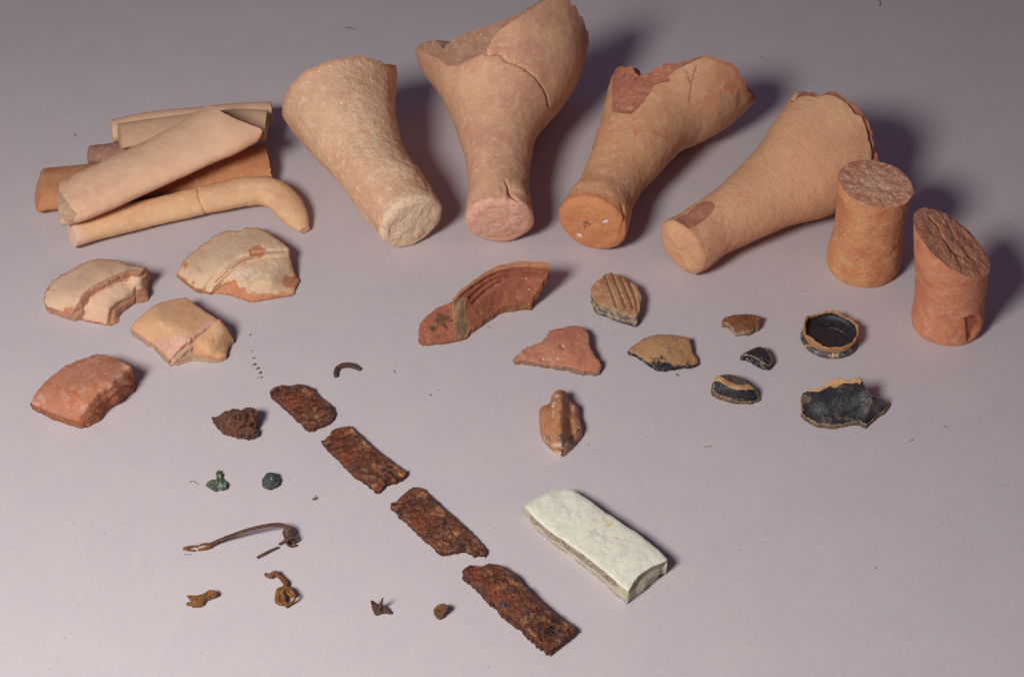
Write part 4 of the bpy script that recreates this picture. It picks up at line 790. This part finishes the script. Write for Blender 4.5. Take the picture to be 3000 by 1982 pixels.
# ring base, turned
def ring_base():
    cx, cy = V('W1', [(1484, 462)])[0]; C = unproj(cx, cy, 0.0)
    R = 327*.2551/F*depth(C)
    nu = 150; th = np.linspace(0, 2*math.pi, nu, endpoint=False)
    top = np.array([1.02+.20*noise.fractal(Vector((math.cos(t)*2.6, math.sin(t)*2.6, 5)), .8, 2.2, 6)+.28*math.exp(-((t-2.75)/.28)**2) for t in th])
    prof = [('foot_ring', .80, .02), ('foot_ring', .90, 0), ('foot_ring', .97, .06), ('foot_ring', 1.0, .17), ('foot_ring', .99, .30), ('foot_ring', .95, .38), ('foot_ring', .915, .42), ('foot_ring', .90, .47),
            ('wall', .915, .55), ('wall', .935, .66), ('wall', .955, .78), ('wall', .965, .9), ('wall', .965, .99), ('wall', .955, 1.03), ('wall', .925, 1.02), ('wall', .90, .97),
            ('bowl_interior', .885, .90), ('bowl_interior', .86, .78), ('bowl_interior', .81, .66), ('bowl_interior', .70, .57), ('bowl_interior', .55, .50), ('bowl_interior', .42, .47), ('bowl_interior', .28, .455), ('bowl_interior', .14, .45), ('bowl_interior', .03, .45)]
    ks = np.arange(len(prof)); fin = np.linspace(0, len(prof)-1, 130)
    pr = np.interp(fin, ks, [p[1] for p in prof]); pz = np.interp(fin, ks, [p[2] for p in prof]); nm = [prof[int(round(f))][0] for f in fin]
    W = []
    for i in range(len(fin)):
        zz = np.where(pz[i] > .5, .5+(pz[i]-.5)*(top-.5)/.5*np.where(fin[i] > 16.5, 1, 1), pz[i]) if fin[i] < 16.5 else np.where(pz[i] > .6, .6+(pz[i]-.6)*(top-.6)/.4, pz[i])
        w = (pr[i]-.8)/.2 if pr[i] > .8 else 0
        W.append(np.stack([C[0]+R*pr[i]*np.cos(th), C[1]+R*pr[i]*np.sin(th), zz*1.15/100], -1))
    W = np.vstack(W)
    d = fbm(W, 110, 5, 3)*.035+fbm(W, 420, 3, 1)*.02
    wall = np.repeat([1.0 if n == 'wall' else .25 for n in nm], nu)
    dr = W-np.array([C[0], C[1], 0]); dr[:, 2] = 0; dr /= np.maximum(np.linalg.norm(dr, axis=1)[:, None], 1e-6)
    W = W+dr*(d*wall*1.6/100)[:, None]; W[:, 2] += d*wall/100; W[:, 2] = np.maximum(W[:, 2], .0001)
    px = proj(W)
    at = {'rust': np.maximum(em('W1', 1530, 635, 80, 26)(px), em('W1', 1240, 530, 60, 25)(px)*.8), 'chalk': .6*np.exp(-(side(px, V('W1', [(1500, 318), (1570, 322), (1620, 350), (1660, 372)]))/1.8)**2),
          'brown': np.zeros(len(W)), 'edge': np.zeros(len(W))}
    root = thing('ring_base', 'round broken cup base, black glazed inside with orange wall and brown foot ring', 'pottery base', (C[0], C[1], 0))
    F_ = {}
    for i in range(len(fin)-1):
        for j in range(nu):
            k = (j+1) % nu; F_.setdefault(nm[i], []).append((i*nu+j, i*nu+k, (i+1)*nu+k, (i+1)*nu+j))
    F_['bowl_interior'].append(tuple((len(fin)-1)*nu+j for j in range(nu))); F_['foot_ring'].append(tuple(range(nu))[::-1])
    for k, m in (('foot_ring', M['glzw']), ('wall', M['glzb']), ('bowl_interior', M['glz'])): part(k, W, F_[k], m, root, at)
ring_base()

S('lug_handle', 'glossy terracotta lug with a tall central ridge and two side lobes', 'pottery lug', 'W2',
  [(390, 400), (430, 345), (490, 325), (520, 290), (530, 235), (570, 180), (630, 158), (680, 165), (710, 200), (720, 260), (745, 290), (800, 320), (830, 360), (850, 440), (865, 530), (885, 610), (890, 680), (850, 715), (820, 755), (790, 800), (740, 835), (690, 862), (640, 870), (600, 858), (580, 820), (520, 785), (460, 755), (435, 705), (410, 640), (395, 540)],
  [(392, 400, .5), (440, 345, .8), (520, 290, .9), (570, 185, 1.2), (640, 162, 1.4), (715, 240, .9), (640, 230, 2.1), (640, 330, 2.3), (645, 450, 2.3), (650, 600, 2.2), (655, 720, 1.9), (650, 810, 1.4), (640, 865, .5), (600, 855, .5),
   (700, 330, 1.5), (705, 450, 1.5), (712, 600, 1.4), (710, 720, 1.2), (735, 400, .9), (738, 550, .75), (735, 700, .7), (775, 340, 1.3), (795, 440, 1.3), (820, 560, 1.2), (830, 640, 1.1), (885, 640, .4), (850, 440, .5), (810, 750, .4), (740, 830, .4),
   (560, 330, 1.5), (560, 450, 1.6), (560, 600, 1.6), (480, 380, 1.35), (460, 500, 1.5), (480, 620, 1.4), (530, 740, .9), (400, 540, .5), (440, 700, .5), (520, 780, .4)],
  .9, M['N'], M['N'], jag=1.5, step=2.0, seed=77, soft=.06, feats=[bumpy(.07, .05, 3), bumpy(.03, .08, 9)], erough=.05,
  masks=[('chalk', mmax(em('W2', 610, 228, 60, 20), em('W2', 555, 350, 44, 55), em('W2', 548, 450, 12, 60), em('W2', 780, 355, 30, 22), em('W2', 560, 800, 90, 45), em('W2', 660, 800, 60, 60), em('W2', 480, 740, 50, 50), em('W2', 850, 600, 20, 50), em('W2', 790, 400, 12, 30))),
         ('grey', mmax(em('W2', 650, 740, 60, 80), em('W2', 790, 740, 60, 70), em('W2', 500, 720, 50, 50), em('W2', 840, 620, 25, 60)))], edgename='underside')

# white stone block
STEND = [(1790, 955), (1690, 1000), (1600, 1035), (1530, 1078), (1460, 1130), (1410, 1190), (1370, 1260), (1335, 1320)][::-1]
M['Od'] = mat('dirty_stone_end', L(184, 170, 150), L(160, 146, 128), L(196, 184, 166), s1=1, s2=3, bump=.9, bscale=7, coarse=.3, grain=.12)  # darker stone colour, the shade on the block's end is put into it
def blockband(P): return np.zeros(len(P))
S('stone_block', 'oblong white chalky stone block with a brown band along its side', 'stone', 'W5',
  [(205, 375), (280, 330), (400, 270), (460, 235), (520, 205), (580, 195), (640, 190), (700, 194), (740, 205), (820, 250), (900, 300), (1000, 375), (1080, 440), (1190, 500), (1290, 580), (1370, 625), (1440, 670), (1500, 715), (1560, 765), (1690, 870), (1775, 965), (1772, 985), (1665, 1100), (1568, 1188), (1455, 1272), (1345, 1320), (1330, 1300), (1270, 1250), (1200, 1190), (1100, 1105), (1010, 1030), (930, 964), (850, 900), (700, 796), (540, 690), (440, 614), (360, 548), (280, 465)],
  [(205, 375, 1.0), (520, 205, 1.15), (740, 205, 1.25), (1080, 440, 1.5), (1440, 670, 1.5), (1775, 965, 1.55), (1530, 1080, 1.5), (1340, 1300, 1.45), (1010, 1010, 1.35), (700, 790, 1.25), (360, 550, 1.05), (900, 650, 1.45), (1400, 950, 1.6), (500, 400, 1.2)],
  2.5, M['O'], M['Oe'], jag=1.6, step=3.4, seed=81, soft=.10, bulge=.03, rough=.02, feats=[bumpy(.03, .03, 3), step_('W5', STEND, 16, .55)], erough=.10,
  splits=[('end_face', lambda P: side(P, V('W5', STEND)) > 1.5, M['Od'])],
  masks=[('ochre', mmax(em('W5', 1040, 540, 60, 50), em('W5', 1140, 590, 90, 40), em('W5', 1150, 850, 60, 40), em('W5', 1220, 720, 50, 30))), ('grey', mmax(em('W5', 1050, 690, 160, 120), em('W5', 650, 450, 120, 80))), ('band', lambda P: np.zeros(len(P)))])
def stone_band():                        # the brown seam is a layer in the stone: mid height of the long side only
    root = [o for o in bpy.data.objects if o.name.startswith('stone_block')][0]
    e = [c for c in root.children if c.name.startswith('broken_edge')][0]; me = e.data
    co = np.array([tuple(v.co) for v in me.vertices])+np.array(root.location); dn = np.empty(len(co), np.float32); me.attributes['down'].data.foreach_get('value', dn)
    px = proj(co); s0 = V('W5', [(205, 375)])[0]; s1 = V('W5', [(1340, 1300)])[0]
    t = np.clip(((px-s0)@(s1-s0))/((s1-s0)@(s1-s0)), 0, 1); near = dseg(px, np.array([s0, s1]), False) < 60
    notend = side(px, np.array([V('W5', [(1300, 1290)])[0], V('W5', [(1420, 1130)])[0]])) < 4
    w = sm(t, .02, .12)*(1-sm(t, .86, 1.0))
    b = np.exp(-((dn-(.30-.02*t))/.30)**2)*w*near
    me.attributes['band'].data.foreach_set('value', b.astype(np.float32))
stone_band()

# ------------------------------------------------------------------ iron strips and lump
IG = 'rusty iron strip pieces laid in a diagonal row'
def iron(label, view, ol, h, seed, masks, extra=(), thick=.6, splits=()):
    hp = [(x, y, h*.8) for x, y in ol[::3]]
    cx = np.mean([p[0] for p in ol]); cy = np.mean([p[1] for p in ol])
    hp += [(cx+(x-cx)*.6, cy+(y-cy)*.6, h*1.08) for x, y in ol[::4]]
    return S('iron_strip', label, 'iron fragment', view, ol, hp, thick, M['P'], M['Pe'], jag=1.6, step=2.6, seed=seed, soft=.07, rough=.05, rs=90, fine=.012, erough=.13, group=IG,
             feats=[bumpy(.05, .10, seed), bumpy(.14, .05, seed+1), lambda P: .03*np.sin(P[:, 0]*.16+P[:, 1]*.34+2.4*np.array([noise.noise(Vector((x*.02, y*.02, seed))) for x, y in P]))]+list(extra), masks=masks, splits=splits)
iron('topmost iron strip of the diagonal row, rounded left end with a dark hollow', 'W3',
     [(105, 400), (115, 365), (150, 335), (200, 318), (240, 305), (290, 318), (340, 315), (400, 300), (470, 308), (510, 330), (560, 342), (582, 380), (610, 420), (660, 460), (720, 505), (765, 545), (785, 600), (775, 645), (730, 683), (690, 706), (620, 726), (560, 755), (515, 766), (480, 745), (440, 700), (390, 640), (330, 590), (250, 525), (180, 460), (140, 432)], .6, 91,
     [('blue', mmax(em('W3', 340, 350, 80, 35), em('W3', 420, 380, 50, 20), em('W3', 700, 545, 70, 20), em('W3', 540, 650, 60, 18)))], [spot('W3', 215, 365, 24, -.3), ridge('W3', [(590, 590), (660, 550), (740, 530)], 3, .06)])
iron('second iron strip of the row, an orange crumb clinging to its lower right corner', 'W3',
     [(640, 893), (680, 885), (700, 855), (740, 835), (750, 795), (800, 760), (860, 748), (920, 740), (940, 730), (1000, 790), (1080, 860), (1150, 930), (1230, 1000), (1310, 1060), (1390, 1115), (1450, 1160), (1500, 1200), (1535, 1198), (1530, 1240), (1500, 1270), (1440, 1278), (1430, 1312), (1330, 1326), (1300, 1356), (1280, 1400), (1240, 1418), (1200, 1400), (1130, 1336), (1050, 1276), (960, 1216), (860, 1118), (780, 1038), (700, 960)], .55, 93,
     [('blue', mmax(em('W3', 1020, 1190, 70, 35), em('W3', 760, 800, 30, 25), em('W3', 1250, 1100, 60, 20), em('W3', 1290, 1190, 50, 20), em('W3', 850, 1070, 20, 30))), ('orange', em('W3', 1490, 1240, 50, 40))], [ridge('W3', [(880, 930), (960, 890), (1060, 860)], 3, .06), ridge('W3', [(960, 760), (1100, 900), (1280, 1060), (1440, 1170)], 3, .07), spot('W3', 1490, 1240, 40, .25)])
iron('third iron strip of the row, tapering to a point at its lower right', 'W4',
     [(128, 290), (135, 260), (175, 250), (200, 215), (240, 180), (285, 145), (310, 128), (350, 130), (400, 145), (430, 180), (480, 230), (540, 290), (600, 340), (680, 410), (760, 480), (830, 550), (880, 600), (905, 635), (905, 680), (865, 690), (790, 670), (740, 655), (680, 650), (620, 660), (560, 668), (520, 655), (450, 590), (400, 550), (340, 490), (280, 430), (220, 385), (190, 360), (160, 318)], .5, 95,
     [('blue', mmax(em('W4', 290, 240, 60, 50), em('W4', 560, 420, 60, 40), em('W4', 440, 545, 50, 12), em('W4', 720, 590, 16, 60)))], [ridge('W4', [(450, 545), (510, 490), (570, 450)], 2.5, .09), ridge('W4', [(600, 380), (720, 470), (860, 610)], 3, .06), groove('W4', [(640, 500), (700, 570), (745, 650)], 2.5, .08), bumpy(.12, .05, 8)])
iron('fourth and longest iron strip of the row with an open dark lower end', 'W4',
     [(708, 826), (735, 790), (780, 765), (820, 770), (860, 785), (890, 770), (930, 752), (980, 760), (1030, 775), (1080, 800), (1140, 840), (1180, 880), (1210, 920), (1270, 985), (1340, 1055), (1400, 1105), (1480, 1170), (1560, 1230), (1620, 1270), (1648, 1302), (1600, 1335), (1540, 1385), (1500, 1425), (1440, 1460), (1400, 1455), (1350, 1405), (1260, 1320), (1180, 1250), (1100, 1190), (1020, 1120), (950, 1060), (880, 985), (820, 915), (770, 875), (740, 860)], .95, 97,
     [('blue', mmax(em('W4', 950, 860, 60, 30), em('W4', 1070, 1090, 60, 60), em('W4', 1250, 1165, 50, 50), em('W4', 1100, 980, 60, 30)))], [bumpy(.1, .1, 8)], thick=1.2)
S('iron_lump', 'peaked crusty brown iron lump left of the strips', 'iron fragment', 'W7',
  [(275, 390), (290, 368), (340, 370), (400, 330), (480, 285), (560, 258), (620, 265), (680, 270), (720, 250), (760, 240), (800, 235), (850, 250), (905, 290), (890, 330), (865, 370), (850, 420), (860, 440), (800, 480), (790, 500), (850, 510), (900, 550), (890, 585), (840, 615), (790, 638), (740, 642), (690, 612), (640, 600), (590, 585), (540, 575), (460, 545), (390, 495), (320, 430)],
  [(278, 390, .6), (400, 330, .8), (560, 260, 1.0), (800, 240, 1.3), (900, 290, 1.3), (600, 390, 1.9), (480, 400, 1.5), (740, 350, 1.7), (860, 430, 1.2), (680, 490, 1.3), (560, 560, .6), (400, 490, .6), (720, 520, .8), (800, 560, .9), (890, 560, .5), (780, 635, .4), (640, 590, .5)],
  .8, M['Q'], M['Q'], jag=4, step=1.9, seed=99, rough=.07, rs=120, fine=.03, erough=.15, feats=[bumpy(.09, .14, 3), groove('W7', [(560, 590), (660, 540), (740, 490), (800, 480), (860, 440)], 2.5, .25), spot('W7', 610, 385, 18, -.25), groove('W7', [(750, 240), (760, 320)], 1.8, .15)])
S('bronze_flake', 'thin green corroded bronze flake with a small stalk', 'bronze fragment', 'W6',
  [(332, 255), (350, 225), (400, 205), (440, 210), (445, 180), (430, 150), (455, 120), (480, 120), (495, 145), (505, 160), (495, 190), (510, 220), (545, 245), (530, 285), (490, 298), (450, 305), (400, 294), (360, 275)],
  [(335, 255, .25), (400, 205, .35), (450, 260, .4), (475, 125, .3), (470, 180, .25), (540, 245, .35), (450, 300, .2)], .25, M['G1'], M['G1'], jag=3.5, step=1.6, seed=101, rough=.05, rs=160, fine=.02, feats=[bumpy(.15, .12, 3)], masks=[('chalk', mmax(em('W6', 490, 270, 45, 30), em('W6', 470, 180, 20, 30), em('W6', 440, 230, 15, 20)))])
S('bronze_nub', 'round blue green corroded bronze nub beside the green flake', 'bronze fragment', 'W6',
  [(880, 240), (882, 195), (915, 150), (960, 138), (1010, 150), (1030, 195), (1025, 235), (990, 265), (940, 272), (900, 258)],
  [(882, 240, .35), (915, 152, .45), (960, 140, .5), (1028, 200, .45), (985, 262, .35), (955, 205, .95), (920, 215, .75), (990, 200, .85), (940, 180, .8), (980, 235, .7)], .8, M['G2'], M['G2'], jag=1.5, step=1.5, seed=103, rough=.05, rs=200, fine=.02, feats=[bumpy(.12, .08, 3)], masks=[('chalk', em('W6', 963, 197, 11, 20))], bulge=.08)
S('bronze_fork', 'small rusty forked fragment at the lower left', 'bronze fragment', 'W6',
  [(152, 1315), (190, 1312), (250, 1318), (290, 1303), (340, 1285), (370, 1262), (420, 1262), (445, 1285), (452, 1300), (410, 1308), (370, 1322), (330, 1345), (305, 1368), (310, 1388), (270, 1406), (220, 1413), (180, 1402), (150, 1395), (158, 1378), (195, 1375), (190, 1350), (165, 1335)],
  [(155, 1318, .25), (250, 1325, .4), (340, 1300, .5), (400, 1280, .6), (450, 1295, .45), (230, 1380, .65), (270, 1360, .65), (160, 1388, .3), (300, 1385, .3), (230, 1408, .2), (190, 1350, .2)], .5, M['V'], M['V'], jag=2, step=1.6, seed=105, rough=.06, rs=180, fine=.02, feats=[bumpy(.15, .08, 3)], bulge=.02)

# tubes placed on the table
def tp(view, pts):                       # (x, y, z cm, r px) -> path, radii
    a = np.array(pts, float); q = V(view, a[:, :2]); W = unproj(q[:, 0], q[:, 1], a[:, 2]/100)
    return W, a[:, 3]*VIEW[view][2]/F*depth(W)
def tubething(name, label, cat, specs, base):
    root = thing(name, label, cat, (base[0], base[1], 0))
    for (pn, meshes, m) in specs:
        v, f = join(meshes); part(pn, v, f, m, root)
    return root
def T(view, pts, **k): w, r = tp(view, pts); return tube_mesh(w, r, **k)
w, r = tp('W3', [(798, 218, .2, 22), (798, 175, .2, 24), (820, 132, .22, 25), (865, 108, .25, 27), (925, 103, .28, 29), (975, 110, .28, 27), (1015, 130, .25, 23), (1048, 148, .22, 19)])
v, f = tube_mesh(w, r, nu=18, n=70, rough=.10, seed=4)
o = thing('bronze_ring_fragment', 'small curved brown bronze ring fragment above the iron strips', 'bronze fragment', (w[3][0], w[3][1], 0)); part('arc', v, f, M['R'], o)

# fibula
W_, r_ = tp('W6', [(1118, 740, .5, 0)]); base = W_[0]
def coil():
    c0 = V('W6', [(1118, 700)])[0]; c1 = V('W6', [(1162, 815)])[0]; turns = 4; n = 90; R = 44*.30618
    pts = []
    for i in range(n):
        t = i/(n-1); a = t*turns*2*math.pi-.7
        c = c0+(c1-c0)*t; ax = unproj(c[0], c[1], .0048); k = R/F*depth(ax)
        d = np.array([.97, .22, 0])*math.cos(a)*k+np.array([0, 0, 1.0])*math.sin(a)*.0040
        pts.append(ax+d)
    rr = np.full(n, 12*.30618/F*depth(base))
    return tube_mesh(pts, rr, nu=12, n=n*4, rough=.06, seed=6)
tubething('fibula', 'bronze safety pin brooch with a long bow, coiled spring and forked catch', 'brooch', [
    ('bow', [T('W6', [(370, 842, .2, 20), (400, 825, .3, 22), (440, 803, .4, 19), (520, 768, .6, 18), (600, 738, .8, 18), (700, 703, 1.0, 19), (800, 675, 1.15, 19), (900, 652, 1.2, 19), (1000, 640, 1.15, 19), (1070, 645, 1.0, 20), (1120, 668, .85, 22), (1150, 705, .7, 24), (1150, 740, .55, 20)], nu=14, n=130, rough=.08, seed=5)], M['U']),
    ('spring', [coil()], M['U']),
    ('catch', [T('W6', [(385, 828, .3, 15), (350, 825, .2, 13), (310, 827, .15, 11), (275, 836, .12, 9)], nu=10, n=30, rough=.1), T('W6', [(385, 845, .25, 18), (350, 858, .2, 20), (310, 872, .15, 15), (260, 880, .13, 12)], nu=10, n=30, rough=.1)], M['V']),
    ('pin_stub', [T('W6', [(1110, 788, .4, 15), (1080, 800, .3, 13), (1035, 828, .2, 12)], nu=10, n=24, rough=.08)], M['U'])], base)
w, r = tp('W6', [(180, 865, .15, 0)])
tubething('fibula_catch_tip', 'broken V shaped tip of the brooch catch lying just left of it', 'bronze fragment', [('upper_arm', [T('W6', [(255, 845, .15, 11), (200, 850, .16, 14), (150, 860, .16, 16), (122, 867, .15, 14)], nu=10, n=30, rough=.12)], M['V']),
    ('lower_arm', [T('W6', [(120, 868, .15, 14), (160, 880, .14, 11), (200, 886, .13, 10), (232, 888, .12, 10)], nu=10, n=30, rough=.12, seed=2)], M['V'])], w[0])
w, r = tp('W6', [(930, 900, .15, 0)])
tubething('pin_fragment', 'straight broken brooch pin shaft below the spring', 'bronze fragment', [('shaft', [T('W6', [(1030, 856, .15, 11), (980, 878, .15, 12), (930, 902, .15, 14), (880, 928, .15, 14), (828, 955, .15, 12)], nu=10, n=60, rough=.12)], M['U'])], w[0])
w, r = tp('W6', [(1070, 1300, .2, 0)])
tubething('corroded_loop', 'twisted rusty wire fragment with a curled tail and looped end', 'bronze fragment', [
    ('tail', [T('W6', [(908, 1115, .35, 22), (945, 1128, .4, 24), (980, 1108, .4, 24), (1010, 1105, .4, 24), (1040, 1138, .4, 22), (1075, 1168, .4, 22), (1098, 1210, .35, 26), (1095, 1255, .35, 26)], nu=12, n=70, rough=.3, seed=8)], M['V']),
    ('left_loop', [T('W6', [(1095, 1250, .4, 22), (1040, 1262, .5, 26), (1028, 1310, .5, 28), (1025, 1370, .4, 26), (1070, 1392, .3, 22), (1085, 1340, .5, 24), (1060, 1290, .6, 20), (1090, 1260, .6, 18)], nu=12, n=80, rough=.3, seed=9), T('W6', [(1045, 1300, .3, 26), (1055, 1350, .3, 30), (1065, 1380, .2, 20)], nu=12, n=30, rough=.3, seed=10)], M['V']),
    ('right_loop', [T('W6', [(1100, 1250, .5, 24), (1135, 1255, .6, 20), (1165, 1290, .7, 15), (1190, 1320, .7, 12), (1185, 1355, .5, 12), (1150, 1385, .35, 14), (1110, 1405, .25, 20), (1090, 1385, .3, 22)], nu=12, n=80, rough=.25, seed=11), T('W6', [(1150, 1275, .7, 14), (1160, 1320, .5, 18), (1130, 1300, .6, 16), (1112, 1260, .5, 20)], nu=10, n=40, rough=.25, seed=12), T('W6', [(1100, 1410, .25, 26), (1110, 1408, .25, 24), (1125, 1400, .25, 18)], nu=10, n=16, rough=.2)], M['V'])], w[0])

# tack and disc
rt = S('bronze_tack', 'dark folded bronze plate with an upright pointed spike', 'bronze fragment', 'W8',
  [(392, 470), (405, 452), (440, 465), (490, 500), (530, 525), (600, 560), (650, 575), (700, 615), (765, 675), (740, 682), (640, 672), (560, 690), (500, 712), (450, 690), (425, 630), (405, 550)],
  [(395, 465, .95), (440, 468, .9), (530, 525, .7), (620, 565, .5), (765, 675, .15), (640, 670, .12), (500, 708, .15), (450, 688, .15), (430, 600, .55), (500, 600, .5), (560, 640, .3)],
  .14, M['X'], M['X'], jag=.8, step=1.2, seed=107, rough=.02, rs=200, fine=.01, facename='plate', edgename='plate_edge', feats=[groove('W8', [(430, 480), (540, 560), (600, 640)], 3, .1)])
w, r = tp('W8', [(548, 590, .45, 34), (560, 545, .62, 34), (580, 490, .9, 24), (596, 445, 1.15, 17), (606, 415, 1.32, 9)]); v, f = tube_mesh(w, r, nu=12, n=40, rough=.08)
part('spike', v, f, M['X'], rt)
rd = S('bronze_disc', 'small round brown disc tilted on edge, right of the spiked tack', 'bronze fragment', 'W8',
  [(1486, 640), (1500, 590), (1530, 560), (1560, 535), (1600, 518), (1665, 508), (1720, 540), (1735, 585), (1715, 635), (1690, 665), (1665, 710), (1640, 740), (1590, 768), (1540, 745), (1515, 715), (1490, 680)],
  [(1490, 640, .35), (1530, 560, .55), (1600, 518, .75), (1665, 510, .85), (1735, 580, .85), (1690, 665, .6), (1640, 740, .35), (1590, 765, .25), (1510, 710, .25), (1610, 640, .52)],
  .22, M['Y'], M['Y'], jag=1.2, step=1.2, seed=109, rough=.04, rs=220, fine=.015, erough=.05, feats=[spot('W8', 1600, 620, 50, -.05), bumpy(.15, .04, 4)], minz=.02)

# ------------------------------------------------------------------ dust and lint lying on the paper
rnd = random.Random(5)
def speck_mesh(px, py, s, el=1.0, ang=0.0, seed=0):
    c = unproj(px, py, .0002); n = 6; R = s/F*depth(c); rr = random.Random(seed); vs = []
    for k in range(n):
        a = 2*math.pi*k/n; q = R*rr.uniform(.6, 1.2); x = q*math.cos(a)*el; y = q*math.sin(a)
        vs.append(c+np.array([x*math.cos(ang)-y*math.sin(ang), x*math.sin(ang)+y*math.cos(ang), 0]))
    vs.append(c+np.array([0, 0, R*.8])); vs = np.array(vs)
    return vs, [(k, (k+1) % n, n) for k in range(n)]+[tuple(range(n))[::-1]]
ms = []
for i in range(190):
    px, py = rnd.uniform(0, 3000), rnd.uniform(0, 1982)
    ms.append(speck_mesh(px, py, rnd.choice([1.1, 1.3, 1.6, 2.0])*.85, rnd.uniform(.8, 1.8), rnd.uniform(0, 3), i))
v, f = join(ms); o = part('dust_specks', v, f, M['lint'], None); o['kind'] = 'stuff'; o['label'] = 'tiny dark dust specks scattered over the paper'; o['category'] = 'dust'
lines = [[(1013, 82), (1020, 80), (1030, 83), (1041, 86)], [(998, 884), (1008, 889), (1015, 891)], [(2765, 1246), (2777, 1252)], [(2276, 912), (2290, 918)], [(2060, 1308), (2088, 1306)], [(1697, 1948), (1700, 1958), (1696, 1968)], [(2575, 0), (2580, 10), (2576, 18)], [(1248, 1152), (1262, 1156), (1276, 1158)],
         [(2666, 1292), (2676, 1286)], [(2890, 1788), (2902, 1792)], [(1154, 1083), (1157, 1092)], [(645, 1340), (652, 1346)], [(555, 1412), (566, 1408), (582, 1420)], [(765, 1430), (778, 1424)], [(1425, 955), (1440, 960)], [(1318, 1082), (1322, 1074)], [(540, 1622), (560, 1624)], [(205, 1632), (214, 1640)], [(2560, 1660), (2572, 1666)],
         [(160, 382), (164, 372), (162, 392)], [(218, 392), (222, 398)], [(202, 800), (205, 806), (202, 812)], [(1985, 1095), (1990, 1102)], [(2640, 1930), (2646, 1924)]]
ms = []
for l in lines[::2]:
    q = np.array(l, float); W_ = unproj(q[:, 0], q[:, 1], .0004); rr = np.full(len(q), .85/F*depth(W_[0])); ms.append(tube_mesh(W_, rr, nu=5, n=10))
v, f = join(ms); o = part('lint_fibres', v, f, M['lint'], None); o['kind'] = 'stuff'; o['label'] = 'short dark lint fibres scattered over the paper'; o['category'] = 'lint'
ms = []
for (x, y, s) in [(733, 980, 3.5), (739, 1028, 3.5), (743, 1048, 4), (746, 1066, 5.5), (756, 1078, 6), (762, 1092, 6.5), (766, 1104, 4), (755, 1106, 2.5), (1262, 1156, 4), (1983, 1097, 3.5), (784, 1388, 3)]:
    ms.append(speck_mesh(x, y, s, 1.3, 1.0, int(x)))
v, f = join(ms); o = part('clay_crumbs', v, f, M['crumb'], None); o['kind'] = 'stuff'; o['label'] = 'short trail of pale olive crumbs above the iron strips'; o['category'] = 'crumbs'
c = unproj(923, 1460, .0006); ms = [speck_mesh(923, 1461, 6, 1.2, 0, 3)]
for (dx, dy) in [(-10, -3), (-8, 4), (9, -6), (8, 3), (2, -10), (10, -2)]:
    W_ = unproj(np.array([923, 923+dx]), np.array([1460, 1460+dy]), np.array([.0008, .0003])); ms.append(tube_mesh(W_, np.full(2, .9/F*depth(c)), nu=5, n=5))
v, f = join(ms); root = thing('lint_ball', 'tiny brown tuft of lint between the green nub and third iron strip', 'lint', (c[0], c[1], 0)); part('tuft', v, f, M['lint'], root)
